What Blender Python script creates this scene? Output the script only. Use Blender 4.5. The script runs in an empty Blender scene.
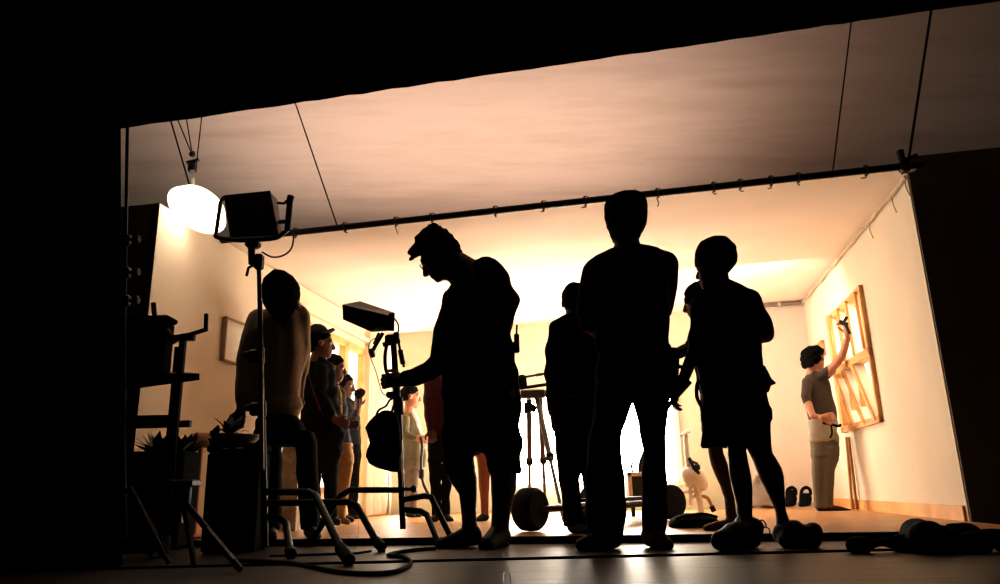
import bpy, math, random
import numpy as np
from mathutils import Vector, Matrix, Euler
random.seed(7); rng = np.random.RandomState(7)
SC = bpy.context.scene
COL = SC.collection
# ------------------------------------------------------------------ camera
F, PITCH, ROLL, CH = 733.0, 0.2648, 0.0239, 0.267
cam_d = bpy.data.cameras.new('camera'); cam = bpy.data.objects.new('camera', cam_d); COL.objects.link(cam)
cam_d.sensor_width = 36; cam_d.lens = 36*F/1000.0; cam_d.clip_start = .05
CP = Vector((0, 0, CH))
RC = Matrix.Rotation(math.pi/2+PITCH, 3, 'X') @ Matrix.Rotation(-ROLL, 3, 'Z')
cam.matrix_world = Matrix.Translation(CP) @ RC.to_4x4()
SC.camera = cam
def ray(px, py): return RC @ Vector(((px-500)/F, (292-py)/F, -1))
def at(px, py, Y):                       # point of the upright plane world y = Y
    r = ray(px, py); return CP + r*(Y/r.y)
def gz(px, py, z=0.0):                   # point of the level plane at height z
    r = ray(px, py); return CP + r*((z-CH)/r.z)
def m_px(P):                             # metres per pixel at P
    return -(RC.transposed() @ (Vector(P)-CP)).z/F
# set frame
YAW = .1894; CY, SY = math.cos(YAW), math.sin(YAW)
def S(u, d, z): return Vector((u*CY+d*SY, -u*SY+d*CY, z))
def onset(px, py, d):                    # point of the set plane at depth d
    r = ray(px, py); n = Vector((SY, CY, 0)); return CP + r*(d/(r.dot(n)))
def onside(px, py, u):                   # point of a side wall plane at u
    r = ray(px, py); n = Vector((CY, -SY, 0)); return CP + r*(u/(r.dot(n)))
def ud(P): return (P.x*CY-P.y*SY, P.x*SY+P.y*CY)
PL = .037
WL, WR, DF, DB, HH, DLF = -2.96, 1.765, 4.66, 8.22, 2.17, 3.90

# ------------------------------------------------------------------ materials
MATS = {}
def mat(name, col, rough=.7, var=.12, scale=8, bump=0.0, metal=0, emit=None, es=0, spec=.4, bscale=None):
    if name in MATS: return MATS[name]
    m = bpy.data.materials.new(name); m.use_nodes = True; nt = m.node_tree; N = nt.nodes; L = nt.links
    b = N['Principled BSDF']; b.inputs['Roughness'].default_value = rough; b.inputs['Metallic'].default_value = metal
    b.inputs['Specular IOR Level'].default_value = spec
    tc = N.new('ShaderNodeTexCoord'); nz = N.new('ShaderNodeTexNoise'); nz.inputs['Scale'].default_value = scale; nz.inputs['Detail'].default_value = 4
    L.new(tc.outputs['Object'], nz.inputs['Vector'])
    cr = N.new('ShaderNodeValToRGB'); c = Vector(col)
    cr.color_ramp.elements[0].position = .3; cr.color_ramp.elements[1].position = .7
    cr.color_ramp.elements[0].color = (*[max(0, x*(1-var)) for x in c], 1); cr.color_ramp.elements[1].color = (*[min(1, x*(1+var)) for x in c], 1)
    L.new(nz.outputs['Fac'], cr.inputs['Fac']); L.new(cr.outputs['Color'], b.inputs['Base Color'])
    if bump:
        n2 = N.new('ShaderNodeTexNoise'); n2.inputs['Scale'].default_value = bscale or scale*6; L.new(tc.outputs['Object'], n2.inputs['Vector'])
        bp = N.new('ShaderNodeBump'); bp.inputs['Strength'].default_value = bump; bp.inputs['Distance'].default_value = .01
        L.new(n2.outputs['Fac'], bp.inputs['Height']); L.new(bp.outputs['Normal'], b.inputs['Normal'])
    if emit: b.inputs['Emission Color'].default_value = (*emit, 1); b.inputs['Emission Strength'].default_value = es
    MATS[name] = m; return m
def plank_mat(name, c1, c2, rough, width, length, gap, rot=0, spec=.5, rvar=.1):
    m = bpy.data.materials.new(name); m.use_nodes = True; nt = m.node_tree; N = nt.nodes; L = nt.links
    b = N['Principled BSDF']; b.inputs['Specular IOR Level'].default_value = spec
    tc = N.new('ShaderNodeTexCoord'); mp = N.new('ShaderNodeMapping'); mp.inputs['Rotation'].default_value[2] = rot
    L.new(tc.outputs['Object'], mp.inputs['Vector'])
    br = N.new('ShaderNodeTexBrick'); br.inputs['Scale'].default_value = 1; br.inputs['Brick Width'].default_value = length
    br.inputs['Row Height'].default_value = width; br.inputs['Mortar Size'].default_value = gap; br.inputs['Mortar Smooth'].default_value = .3
    br.inputs['Color1'].default_value = (*c1, 1); br.inputs['Color2'].default_value = (*c2, 1); br.inputs['Mortar'].default_value = (.004, .003, .002, 1)
    L.new(mp.outputs['Vector'], br.inputs['Vector'])
    m2 = N.new('ShaderNodeMapping'); m2.inputs['Scale'].default_value = (1.5, 22, 1); m2.inputs['Rotation'].default_value[2] = rot
    L.new(tc.outputs['Object'], m2.inputs['Vector'])
    nz = N.new('ShaderNodeTexNoise'); nz.inputs['Scale'].default_value = 2; nz.inputs['Detail'].default_value = 6; L.new(m2.outputs['Vector'], nz.inputs['Vector'])
    mx = N.new('ShaderNodeMix'); mx.data_type = 'RGBA'; mx.blend_type = 'MULTIPLY'; mx.inputs['Factor'].default_value = .6
    cr = N.new('ShaderNodeValToRGB'); cr.color_ramp.elements[0].color = (.45, .42, .4, 1); cr.color_ramp.elements[1].color = (1, 1, 1, 1)
    cr.color_ramp.elements[0].position = .3; cr.color_ramp.elements[1].position = .65
    L.new(nz.outputs['Fac'], cr.inputs['Fac']); L.new(br.outputs['Color'], mx.inputs['A']); L.new(cr.outputs['Color'], mx.inputs['B'])
    L.new(mx.outputs['Result'], b.inputs['Base Color'])
    mr = N.new('ShaderNodeMapRange'); mr.inputs['To Min'].default_value = rough-rvar; mr.inputs['To Max'].default_value = rough+rvar
    L.new(nz.outputs['Fac'], mr.inputs['Value']); L.new(mr.outputs['Result'], b.inputs['Roughness'])
    bp = N.new('ShaderNodeBump'); bp.inputs['Strength'].default_value = .25; bp.inputs['Distance'].default_value = .01
    L.new(br.outputs['Fac'], bp.inputs['Height']); bp.invert = True; L.new(bp.outputs['Normal'], b.inputs['Normal'])
    return m
def streak_mat(name, col, dark, rough=.9):
    m = bpy.data.materials.new(name); m.use_nodes = True; nt = m.node_tree; N = nt.nodes; L = nt.links
    b = N['Principled BSDF']; b.inputs['Roughness'].default_value = rough; b.inputs['Specular IOR Level'].default_value = .1
    tc = N.new('ShaderNodeTexCoord'); mp = N.new('ShaderNodeMapping'); mp.inputs['Scale'].default_value = (.5, 2.4, 1); mp.inputs['Rotation'].default_value[2] = .1
    L.new(tc.outputs['Object'], mp.inputs['Vector'])
    nz = N.new('ShaderNodeTexNoise'); nz.inputs['Scale'].default_value = 1.6; nz.inputs['Detail'].default_value = 8; nz.inputs['Roughness'].default_value = .65
    L.new(mp.outputs['Vector'], nz.inputs['Vector'])
    cr = N.new('ShaderNodeValToRGB'); cr.color_ramp.elements[0].position = .3; cr.color_ramp.elements[1].position = .55
    cr.color_ramp.elements[0].color = (*dark, 1); cr.color_ramp.elements[1].color = (*col, 1)
    L.new(nz.outputs['Fac'], cr.inputs['Fac']); L.new(cr.outputs['Color'], b.inputs['Base Color']); return m
BLACK = mat('black_metal', (.010, .009, .008), .5, spec=.25)
BLACKP = mat('black_plastic', (.010, .010, .010), .55)
RUBBER = mat('black_rubber', (.008, .008, .008), .85)
STEEL = mat('worn_steel', (.12, .11, .10), .4, metal=1)
CHROME = mat('dull_chrome', (.35, .32, .28), .28, metal=1)
BLKFAB = mat('black_fabric', (.010, .009, .009), .95, bump=.3, spec=.1)
WOOD = mat('pale_pine', (.72, .40, .16), .55, .2, 5)
WOODW = mat('whitewood', (.85, .78, .66), .6, .06, 5)
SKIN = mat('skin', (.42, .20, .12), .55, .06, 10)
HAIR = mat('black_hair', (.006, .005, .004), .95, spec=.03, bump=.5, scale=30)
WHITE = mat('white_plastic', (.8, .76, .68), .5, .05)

SHADESKIN = mat('shaded_skin', (.15, .07, .04), .6, .06, 10)  # darker copy of skin, shade put into the colour for backlit people
# ------------------------------------------------------------------ object helpers
def put(o, parent=None):
    COL.objects.link(o)
    if parent is not None: o.parent = parent
    return o
def tag(o, label=None, cat=None, group=None, kind=None):
    if label: o['label'] = label
    if cat: o['category'] = cat
    if group: o['group'] = group
    if kind: o['kind'] = kind
    return o
ROOT = {}
def empty(name, loc, label, cat, group=None):
    o = bpy.data.objects.new(name, None); o.empty_display_size = .1; o.location = loc; put(o)
    ROOT[o.name] = Vector(loc); return tag(o, label, cat, group)
def rootloc(parent):
    while parent.parent is not None: parent = parent.parent
    return ROOT[parent.name]
def link_mesh(name, me, m, parent=None, base=None):
    o = bpy.data.objects.new(name, me); me.materials.append(m); put(o, parent)
    if parent is None:
        L = Vector(base) if base is not None else Vector((0, 0, 0)); o.location = L; ROOT[o.name] = L
        if base is not None: me.transform(Matrix.Translation(-L))
    else: me.transform(Matrix.Translation(-rootloc(parent)))
    return o
def basis(d, hint=None):
    d = d.normalized(); h = hint or (Vector((0, 0, 1)) if abs(d.z) < .9 else Vector((0, 1, 0)))
    a = d.cross(h).normalized(); return a, a.cross(d).normalized()
class MB:
    def __init__(s): s.v = []; s.f = []; s.sm = []
    def add(s, vs, fs, smooth=False):
        n = len(s.v); s.v += [tuple(x) for x in vs]; s.f += [tuple(i+n for i in f) for f in fs]; s.sm += [smooth]*len(fs); return s
    def box(s, c, size, R=None, bev=0.0):
        c = Vector(c); hx, hy, hz = size[0]/2, size[1]/2, size[2]/2; R = R or Matrix.Identity(3)
        if bev <= 0:
            vs = [c+R @ Vector((sx*hx, sy*hy, sz*hz)) for sz in (-1, 1) for sx, sy in ((-1, -1), (1, -1), (1, 1), (-1, 1))]
            return s.add(vs, [(3, 2, 1, 0), (4, 5, 6, 7), (0, 1, 5, 4), (1, 2, 6, 5), (2, 3, 7, 6), (3, 0, 4, 7)])
        b = min(bev, hx*.9, hy*.9, hz*.9); rings = []
        for z, k in ((-hz, b), (-hz+b, 0), (hz-b, 0), (hz, b)):
            x, y = hx-k, hy-k; q = b if k == 0 else b*.6
            rings.append([c+R @ Vector(p+(z,)) for p in ((-x+q, -y), (x-q, -y), (x, -y+q), (x, y-q), (x-q, y), (-x+q, y), (-x, y-q), (-x, -y+q))])
        vs = [p for r in rings for p in r]; fs = [tuple(range(7, -1, -1)), tuple(range(24, 32))]
        for k in range(3):
            for i in range(8): j = (i+1) % 8; fs.append((k*8+i, k*8+j, (k+1)*8+j, (k+1)*8+i))
        return s.add(vs, fs)
    def hexa(s, pts):                   # 8 points: bottom ring 4, top ring 4
        return s.add(pts, [(3, 2, 1, 0), (4, 5, 6, 7), (0, 1, 5, 4), (1, 2, 6, 5), (2, 3, 7, 6), (3, 0, 4, 7)])
    def prism(s, poly, vec):
        n = len(poly); vec = Vector(vec); P = [Vector(p) for p in poly]
        return s.add(P+[p+vec for p in P], [tuple(range(n-1, -1, -1)), tuple(range(n, 2*n))]+[(i, (i+1) % n, n+(i+1) % n, n+i) for i in range(n)])
    def tube(s, pts, r, seg=10, closed=False):
        P = [Vector(p) for p in pts]; n = len(P); R = r if isinstance(r, (list, tuple)) else [r]*n; vs = []; a = None
        for i in range(n):
            if closed: t = (P[(i+1) % n]-P[i-1])
            else: t = P[min(i+1, n-1)]-P[max(i-1, 0)]
            t.normalize()
            if a is None: a, b = basis(t)
            else:
                a = (a-t*a.dot(t)).normalized()
            b = t.cross(a)
            for k in range(seg):
                q = 2*math.pi*k/seg; vs.append(P[i]+(a*math.cos(q)+b*math.sin(q))*R[i])
        fs = []
        for i in range(n if closed else n-1):
            j = (i+1) % n
            for k in range(seg): l = (k+1) % seg; fs.append((i*seg+k, i*seg+l, j*seg+l, j*seg+k))
        if not closed: fs += [tuple(range(seg-1, -1, -1)), tuple((n-1)*seg+k for k in range(seg))]
        return s.add(vs, fs, True)
    def cyl(s, a, b, r, seg=14, r2=None): return s.tube([a, b], [r, r if r2 is None else r2], seg)
    def lathe(s, c, axis, prof, seg=24):  # prof: (along axis, radius)
        c = Vector(c); d = Vector(axis).normalized(); a, b = basis(d); vs = []; n = len(prof)
        for h, r in prof:
            for k in range(seg): q = 2*math.pi*k/seg; vs.append(c+d*h+(a*math.cos(q)+b*math.sin(q))*max(r, 1e-4))
        fs = [(i*seg+k, i*seg+(k+1) % seg, (i+1)*seg+(k+1) % seg, (i+1)*seg+k) for i in range(n-1) for k in range(seg)]
        fs += [tuple(range(seg-1, -1, -1)), tuple((n-1)*seg+k for k in range(seg))]
        return s.add(vs, fs, True)
    def build(s, name, m, parent=None, base=None):
        me = bpy.data.meshes.new(name); me.from_pydata(s.v, [], s.f); me.polygons.foreach_set('use_smooth', s.sm); me.update()
        o = link_mesh(name, me, m, parent, base)
        if any(s.sm): 
            try: me.set_sharp_from_angle(angle=math.radians(40))
            except Exception: pass
        return o
def curve(pts, n=8):                     # Catmull-Rom through points
    P = [Vector(p) for p in pts]; P = [P[0]*2-P[1]]+P+[P[-1]*2-P[-2]]; out = []
    for i in range(1, len(P)-2):
        for k in range(n):
            t = k/n; a, b, c, d = P[i-1:i+3]
            out.append(.5*((2*b)+(c-a)*t+(2*a-5*b+4*c-d)*t*t+(3*b-a-3*c+d)*t**3))
    return out+[P[-2]]
def struct(o, label=None): o['kind'] = 'structure'; return o if not label else tag(o, label)

# ------------------------------------------------------------------ signed-distance bodies
def surface_nets(V, org, h):
    s = V < 0
    c = [s[dx:s.shape[0]-1+dx, dy:s.shape[1]-1+dy, dz:s.shape[2]-1+dz] for dx in (0, 1) for dy in (0, 1) for dz in (0, 1)]
    cnt = sum(x.astype(np.int8) for x in c); act = (cnt > 0) & (cnt < 8)
    idx = np.argwhere(act); ids = -np.ones(act.shape, np.int64); ids[act] = np.arange(len(idx))
    val = np.stack([V[idx[:, 0]+dx, idx[:, 1]+dy, idx[:, 2]+dz] for dx in (0, 1) for dy in (0, 1) for dz in (0, 1)], 1)
    off = np.array([(dx, dy, dz) for dx in (0, 1) for dy in (0, 1) for dz in (0, 1)], float)
    acc = np.zeros((len(idx), 3)); n = np.zeros(len(idx))
    for a in range(8):
        for bit in (1, 2, 4):
            b = a | bit
            if b == a: continue
            va, vb = val[:, a], val[:, b]; mk = (va < 0) != (vb < 0)
            t = np.where(mk, va/np.where(mk, va-vb, 1), 0)
            acc += np.where(mk[:, None], off[a]+(off[b]-off[a])*t[:, None], 0); n += mk
    verts = org+h*(idx+acc/n[:, None]); quads = []
    for ax in range(3):
        A = [slice(None)]*3; B = [slice(None)]*3; A[ax] = slice(0, -1); B[ax] = slice(1, None)
        ch = s[tuple(A)] != s[tuple(B)]; e = np.argwhere(ch)
        o1, o2 = [(1, 2), (2, 0), (0, 1)][ax]
        ok = (e[:, o1] > 0) & (e[:, o2] > 0) & (e[:, o1] < s.shape[o1]-1) & (e[:, o2] < s.shape[o2]-1); e = e[ok]
        def cell(d1, d2):
            q = e.copy(); q[:, o1] -= d1; q[:, o2] -= d2; return ids[q[:, 0], q[:, 1], q[:, 2]]
        q = np.stack([cell(1, 1), cell(0, 1), cell(0, 0), cell(1, 0)], 1)
        fl = s[e[:, 0], e[:, 1], e[:, 2]]; q[~fl] = q[~fl][:, ::-1]; quads.append(q)
    return verts, np.concatenate(quads)
class Cone:                              # chain of round cones; flat squeezes it along world y
    def __init__(s, pts, rad, flat=1.0, k=.02):
        s.P = np.array([tuple(p) for p in pts], float); s.r = np.array(rad, float); s.flat = flat; s.k = k
        R = s.r[:, None]*np.array([1, max(flat, .3), 1]); s.lo = (s.P-R).min(0); s.hi = (s.P+R).max(0)
    def d(s, p):
        out = np.full(len(p), 9.)
        sc = np.array([1, 1/s.flat, 1])
        for i in range(max(1, len(s.P)-1)):
            a = s.P[i]; b = s.P[min(i+1, len(s.P)-1)]; ab = (b-a)*sc; q = (p-a)*sc; L = ab.dot(ab)
            t = np.clip(q @ ab/L, 0, 1) if L > 1e-12 else np.zeros(len(p))
            v = q-t[:, None]*ab; out = np.minimum(out, np.sqrt((v*v).sum(1))-(s.r[i]+(s.r[min(i+1, len(s.r)-1)]-s.r[i])*t))
        return out*min(1, max(s.flat, .5))
class Rows:                              # stacked elliptical sections
    def __init__(s, rows, depth, yc, k=.02, dmin=.03, dmax=9):
        rows = sorted(rows, key=lambda r: r[0]); s.z = np.array([r[0] for r in rows]); s.l = np.array([r[1] for r in rows]); s.rr = np.array([r[2] for r in rows])
        s.yc = np.array([r[3] for r in rows]); s.b = np.clip((s.rr-s.l)/2*depth, dmin, dmax); s.k = k
        s.lo = np.array([s.l.min(), (s.yc-s.b).min(), s.z[0]]); s.hi = np.array([s.rr.max(), (s.yc+s.b).max(), s.z[-1]])
    def d(s, p):
        z = p[:, 2]; l = np.interp(z, s.z, s.l); r = np.interp(z, s.z, s.rr); yc = np.interp(z, s.z, s.yc); b = np.interp(z, s.z, s.b)
        a = (r-l)/2; x = (p[:, 0]-(l+r)/2)/a; y = (p[:, 1]-yc)/b
        e = 2.3; q = (np.abs(x)**e+np.abs(y)**e)**(1/e)
        d = (q-1)*np.minimum(a, b); dz = np.maximum(s.z[0]-z, z-s.z[-1])
        return np.maximum(d, dz)
class Ell:
    def __init__(s, c, rad, R=None, k=.02):
        s.c = np.array(tuple(c)); s.rad = np.array(rad); s.R = np.array(R) if R is not None else np.eye(3); s.k = k
        m = max(rad); s.lo = s.c-m; s.hi = s.c+m
    def d(s, p):
        q = ((p-s.c) @ s.R)/s.rad; n = np.sqrt((q*q).sum(1)); return (n-1)*min(s.rad)
class HairCap(Ell):                      # scalp hair: skull shell above a sloping hairline
    def __init__(s, p):
        Rn = np.array(p.HR); super().__init__(p.L(0, -.016, .034), np.array((.082, .099, .092))*p.hs, Rn, .012); s.o = np.array(tuple(p.HC)); s.hs = p.hs
    def d(s, p):
        q = ((p-s.o) @ s.R)/s.hs
        return np.maximum(super().d(p), -(.75*(q[:, 2]-.035)-.66*(q[:, 1]-.035))*s.hs)
def sdf_eval(prims, p, inflate=0.0):
    d = np.full(len(p), .15)
    for g in prims:
        if isinstance(g, tuple): g, sh = g
        else: sh = 0.0
        mg = .06; ok = np.all((p > g.lo-mg) & (p < g.hi+mg), axis=1)
        if not ok.any(): continue
        di = g.d(p[ok])+sh; a = d[ok]; k = g.k
        h = np.maximum(k-np.abs(a-di), 0)/k; d[ok] = np.minimum(a, di)-h*h*k*.25
    return d-inflate
def sdf_mesh(name, prims, m, parent, h=.009, zfloor=None, noise=0.0, nf=30, base=None, carve=None):
    G = [g[0] if isinstance(g, tuple) else g for g in prims]
    lo = np.min([g.lo for g in G], 0)-.04; hi = np.max([g.hi for g in G], 0)+.04
    n = np.ceil((hi-lo)/h).astype(int)+1; C = 5; n = ((n+C-1)//C)*C
    nc = n//C; ax = [lo[i]+h*C*(np.arange(nc[i])+.5-.5/C) for i in range(3)]
    g = np.stack(np.meshgrid(*ax, indexing='ij'), -1).reshape(-1, 3); dc = sdf_eval(prims, g).reshape(nc)
    near = np.abs(dc) < h*C*1.5+.012+noise
    for _ in range(1):
        q = near.copy()
        for a in range(3):
            q |= np.roll(near, 1, a) | np.roll(near, -1, a)
        near = q
    V = np.repeat(np.repeat(np.repeat(np.where(dc < 0, -.1, .1), C, 0), C, 1), C, 2)
    mk = np.repeat(np.repeat(np.repeat(near, C, 0), C, 1), C, 2)
    ii = np.argwhere(mk); p = lo+h*ii; d = sdf_eval(prims, p)
    if noise and nf < 0:                  # hanging folds
        x, y, z = p.T
        d = d+noise*(np.sin(x*62+2.2*np.sin(z*4.5)+y*18)*(.55+.45*np.sin(z*5+x*9))+.45*np.sin(x*31-z*26))
    elif noise:
        x, y, z = p.T*nf
        d = d+noise*(np.sin(x+1.7*np.sin(z*.6)+y)*np.sin(z*.9+.8*np.sin(x*.7))+.5*np.sin(2.1*z-1.3*x+2*np.sin(y*.8)))
    if carve is not None: d = np.maximum(d, -sdf_eval(carve, p))
    if zfloor is not None: d = np.maximum(d, zfloor-p[:, 2])
    V[mk] = d
    V[0] = V[-1] = .1; V[:, 0] = V[:, -1] = .1; V[:, :, 0] = V[:, :, -1] = .1
    vs, qs = surface_nets(V, lo, h)
    me = bpy.data.meshes.new(name); me.vertices.add(len(vs)); me.vertices.foreach_set('co', vs.ravel())
    me.loops.add(len(qs)*4); me.loops.foreach_set('vertex_index', qs.ravel().astype(np.int32))
    me.polygons.add(len(qs)); me.polygons.foreach_set('loop_start', np.arange(len(qs), dtype=np.int32)*4)
    me.polygons.foreach_set('use_smooth', np.ones(len(qs), bool)); me.update(calc_edges=True); me.validate()
    return link_mesh(name, me, m, parent, base)

# ------------------------------------------------------------------ people
class Person:
    def __init__(s, name, label, foot, z, group=None, h=.01):
        s.z = z; P = gz(foot[0], foot[1], z); s.Y = P.y; s.s = m_px(P); s.h = h
        s.root = empty(name, P, label, 'person', group)
        s.skin = []; s.parts = []; s.eyes = []; s.hs = 1.0
    def pt(s, px, py, dy=0): return at(px, py, s.Y+dy)
    def rows(s, rr, depth=.65, dy=0, k=.02, dmin=.03, dmax=.2):
        out = []
        for r in rr:
            a, b = s.pt(r[1], r[0]), s.pt(r[2], r[0]); e = r[3] if len(r) > 3 else 0
            out.append(((a.z+b.z)/2, a.x, b.x, s.Y+dy+e))
        return Rows(out, depth, 0, k, dmin, dmax)
    def hrows(s, rr, depth=1.1, dy=0, k=.02):
        return s.rows(rr, max(depth, 1.15), dy-.012, k, .098*s.hs, .118*s.hs)
    def chain(s, pts, flat=1, k=.02):
        P = [s.pt(q[0], q[1], q[3] if len(q) > 3 else 0) for q in pts]
        return Cone(P, [q[2]*m_px(p) for q, p in zip(pts, P)], flat, k)
    def head(s, px, py, yaw, pitch=0, roll=0, size=1.0, dy=0):
        # yaw 0 looks away from the camera (+y), 90 = to the picture's left, 180 = to the camera
        C = s.pt(px, py, dy); R = (Matrix.Rotation(math.radians(yaw), 3, 'Z') @ Matrix.Rotation(math.radians(-pitch), 3, 'X') @ Matrix.Rotation(math.radians(roll), 3, 'Y'))
        s.HR, s.HC, s.hs = R, C, size
        def L(x, y, z): return C+R @ Vector((x, y, z))*size
        Rn = np.array(R)
        s.L = L
        s.skin += [Ell(L(0, -.012, .028), np.array((.073, .092, .088))*size, Rn, .02), Ell(L(0, .026, -.045), np.array((.056, .062, .066))*size, Rn, .03),
                   Cone([L(0, .09, .012), L(0, .108, -.024)], [.009*size, .014*size], 1, .015), Cone([L(-.016, .098, -.028), L(.016, .098, -.028)], [.008*size]*2, 1, .012),
                   Cone([L(-.02, .086, -.056), L(.02, .086, -.056)], [.008*size]*2, 1, .01), Cone([L(-.018, .083, -.067), L(.018, .083, -.067)], [.008*size]*2, 1, .01),
                   Cone([L(-.045, .072, .028), L(.045, .072, .028)], [.012*size]*2, 1, .02), Ell(L(0, .07, -.092), np.array((.022, .018, .016))*size, Rn, .02)]
        for q in (-1, 1):
            s.skin.append(Ell(L(q*.077, -.005, -.004), np.array((.010, .019, .031))*size, Rn, .012))
            s.eyes.append(L(q*.031, .074, .006))
    def neck(s, a, b): s.skin.append(s.chain([a, b], 1, .025))
    def hand(s, px, py, dx, dy_, dw=0, dist=0, curl=.5, size=1.0, side=1, palm=None):
        """palm starts at pixel (px,py), fingers run along image direction (dx,dy_) with dw into depth"""
        W = s.pt(px, py, dist); f = Vector((dx, dw, -dy_)).normalized(); n = Vector(palm) if palm else Vector((0, -1, 0))
        n = (n-f*n.dot(f)).normalized(); t = f.cross(n)*side; z = size
        pr = [Cone([W, W+f*.035*z], [.026*z, .026*z], 1, .015)]
        for i, q in enumerate((-.030, -.010, .010, .029)):
            ln = (.036, .044, .042, .032)[i]*z; b = W+f*.075*z+t*q*z
            pr.append(Cone([W+f*.02*z+t*q*.6*z, b], [.017*z, .0125*z], 1, .012))
            d1 = (f*math.cos(curl*.7)+n*math.sin(curl*.7)+t*q*2).normalized(); d2 = (f*math.cos(curl*1.9)+n*math.sin(curl*1.9)).normalized(); d3 = (f*math.cos(curl*2.7)+n*math.sin(curl*2.7)).normalized()
            p1 = b+d1*ln; p2 = p1+d2*ln*.7; p3 = p2+d3*ln*.5
            pr.append(Cone([b, p1, p2, p3], [.0105*z, .0095*z, .0085*z, .0075*z], 1, .006))
        tb = W+f*.018*z-t*.022*z; td = (f*.6-t*.75+n*.3).normalized(); t2 = (f*.85-t*.2+n*.45*curl*2).normalized()
        pr.append(Cone([tb, tb+td*.04*z, tb+td*.04*z+t2*.03*z, tb+td*.04*z+t2*.052*z], [.015*z, .012*z, .0105*z, .008*z], 1, .008))
        s.skin += pr
    def wear(s, name, prims, m, noise=.003, nf=28, label=None, sh=.008):
        s.parts.append((name, prims, m, noise, nf, label)); s._sh = sh
    def done(s, skin_m=None):
        allp = list(s.skin)
        for name, prims, m, nz, nf, lb in s.parts:
            if name in ('hair', 'cap'): continue
            allp += [(g, .009) for g in prims]
        body = sdf_mesh('body', allp, skin_m or SHADESKIN, s.root, s.h, s.z)
        for name, prims, m, nz, nf, lb in s.parts:
            if name == 'hair': prims = prims+[HairCap(s)]
            o = sdf_mesh(name, prims, m, s.root, s.h, s.z, nz, nf)
            if lb: o['label'] = lb
        ew = mat('eye_white', (.7, .68, .62), .3); 
        for e in s.eyes:
            fwd = s.HR @ Vector((0, 1, 0))
            MB().lathe(e-fwd*.011*s.hs, fwd, [(0, .004), (.004, .009), (.011, .0115), (.017, .008), (.0195, .003)], 10).build('eye', ew, s.root)
            ii = MB().lathe(e+fwd*.0055*s.hs, fwd, [(0, .004), (.0035, .003)], 8).build('iris', HAIR, s.root)
        return s.root
    def shoe(s, pts, k=.02): return s.chain(pts, 1, k)
# ================================================================== the setting
GROUND = plank_mat('dark_stage_boards', (.040, .024, .012), (.030, .018, .009), .46, .44, 3.6, .012, 0, .5)
SETFL = plank_mat('orange_set_boards', (.62, .33, .13), (.54, .28, .11), .42, .16, 1.8, .004, -YAW, .45)
PINKWALL = mat('warm_white_wall_paint', (.74, .67, .56), .85, .03, 3, spec=.15)
GREENWALL = mat('pale_olive_wall_paint', (.60, .58, .44), .85, .03, 3, spec=.15)
LEFTWALL = mat('cream_wall_paint', (.76, .64, .50), .85, .03, 3, spec=.15)
ROSEWALL = mat('pale_rose_wall_paint', (.76, .65, .56), .85, .03, 3, spec=.15)
CLOTH = mat('ceiling_cloth', (.82, .70, .60), .9, .03, 2, spec=.1)
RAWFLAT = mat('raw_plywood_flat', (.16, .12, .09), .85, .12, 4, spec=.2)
DARKFLAT = mat('dark_blackout_paint', (.006, .005, .005), .95, .1, 6, spec=.05)
b = MB(); b.box((0, 4, -.06), (30, 40, .12)); struct(b.build('floor', GROUND))
dP = ud(gz(560, 543.5, 0))[1]                       # front edge of the set's raised floor
def HZ(u): return 2.10+(u-WL)/(WR-WL)*.065
def slab(name, u0, u1, d0, d1, z0, z1, m):
    return MB().hexa([S(u0, d0, z0), S(u1, d0, z0), S(u1, d1, z0), S(u0, d1, z0), S(u0, d0, z1), S(u1, d0, z1), S(u1, d1, z1), S(u0, d1, z1)]).build(name, m)
struct(slab('floor', WL-.15, WR+.01, dP+.012, DB+.3, 0, PL, SETFL))
struct(slab('trim_1', WL-.15, WR+.01, dP, dP+.012, 0, PL-.002, mat('dark_riser', (.02, .014, .01), .8)))
yg = gz(560, 558, 0).y
struct(MB().box((0, yg, .001), (14, .085, .004)).build('trim_4', mat('dark_board_gap', (.003, .003, .002), .95, spec=0)))
# walls of the set
RW = .018                                         # right wall opens out a little toward the back
def side(name, pts, t, m):
    return MB().prism(pts, t).build(name, m)
OUT = S(1, 0, 0)*.08
wb = onside(829, 313, WR); 
# right wall with the opening for window_1: built as four panels round the opening
def rw(d, z, e=0): return S(WR+e, d, z)
w1a = (ud(onside(830, 314, WR))[1]+ud(onside(843, 434, WR))[1])/2; w1b = (ud(onside(866, 283, WR))[1]+ud(onside(880, 422, WR))[1])/2
zt1 = onside(830, 314, WR).z; zb1 = onside(843, 434, WR).z; zt2 = onside(866, 283, WR).z; zb2 = onside(880, 422, WR).z
DNEAR, DFAR = min(w1a, w1b), max(w1a, w1b); WZT, WZB = (zt1+zt2)/2, (zb1+zb2)/2
bw = MB()
def panel(b, d0, d1, z0, z1, u, t):
    b.hexa([S(u, d0, z0), S(u+t, d0, z0), S(u+t, d1, z0), S(u, d1, z0), S(u, d0, z1), S(u+t, d0, z1), S(u+t, d1, z1), S(u, d1, z1)])
DRF = ud(onside(970, 523, WR))[1]
panel(bw, DRF, DNEAR, PL, HH+.02, WR, .06); panel(bw, DFAR, DB+.06, PL, HH+.02, WR, .06); panel(bw, DNEAR, DFAR, PL, WZB, WR, .06); panel(bw, DNEAR, DFAR, WZT, HH+.02, WR, .06)
struct(bw.build('wall_right', PINKWALL))
bb = MB(); panel(bb, DRF+.03, DB, PL, PL+.085, WR-.015, .015); struct(bb.build('baseboard_right', WOOD))
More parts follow.
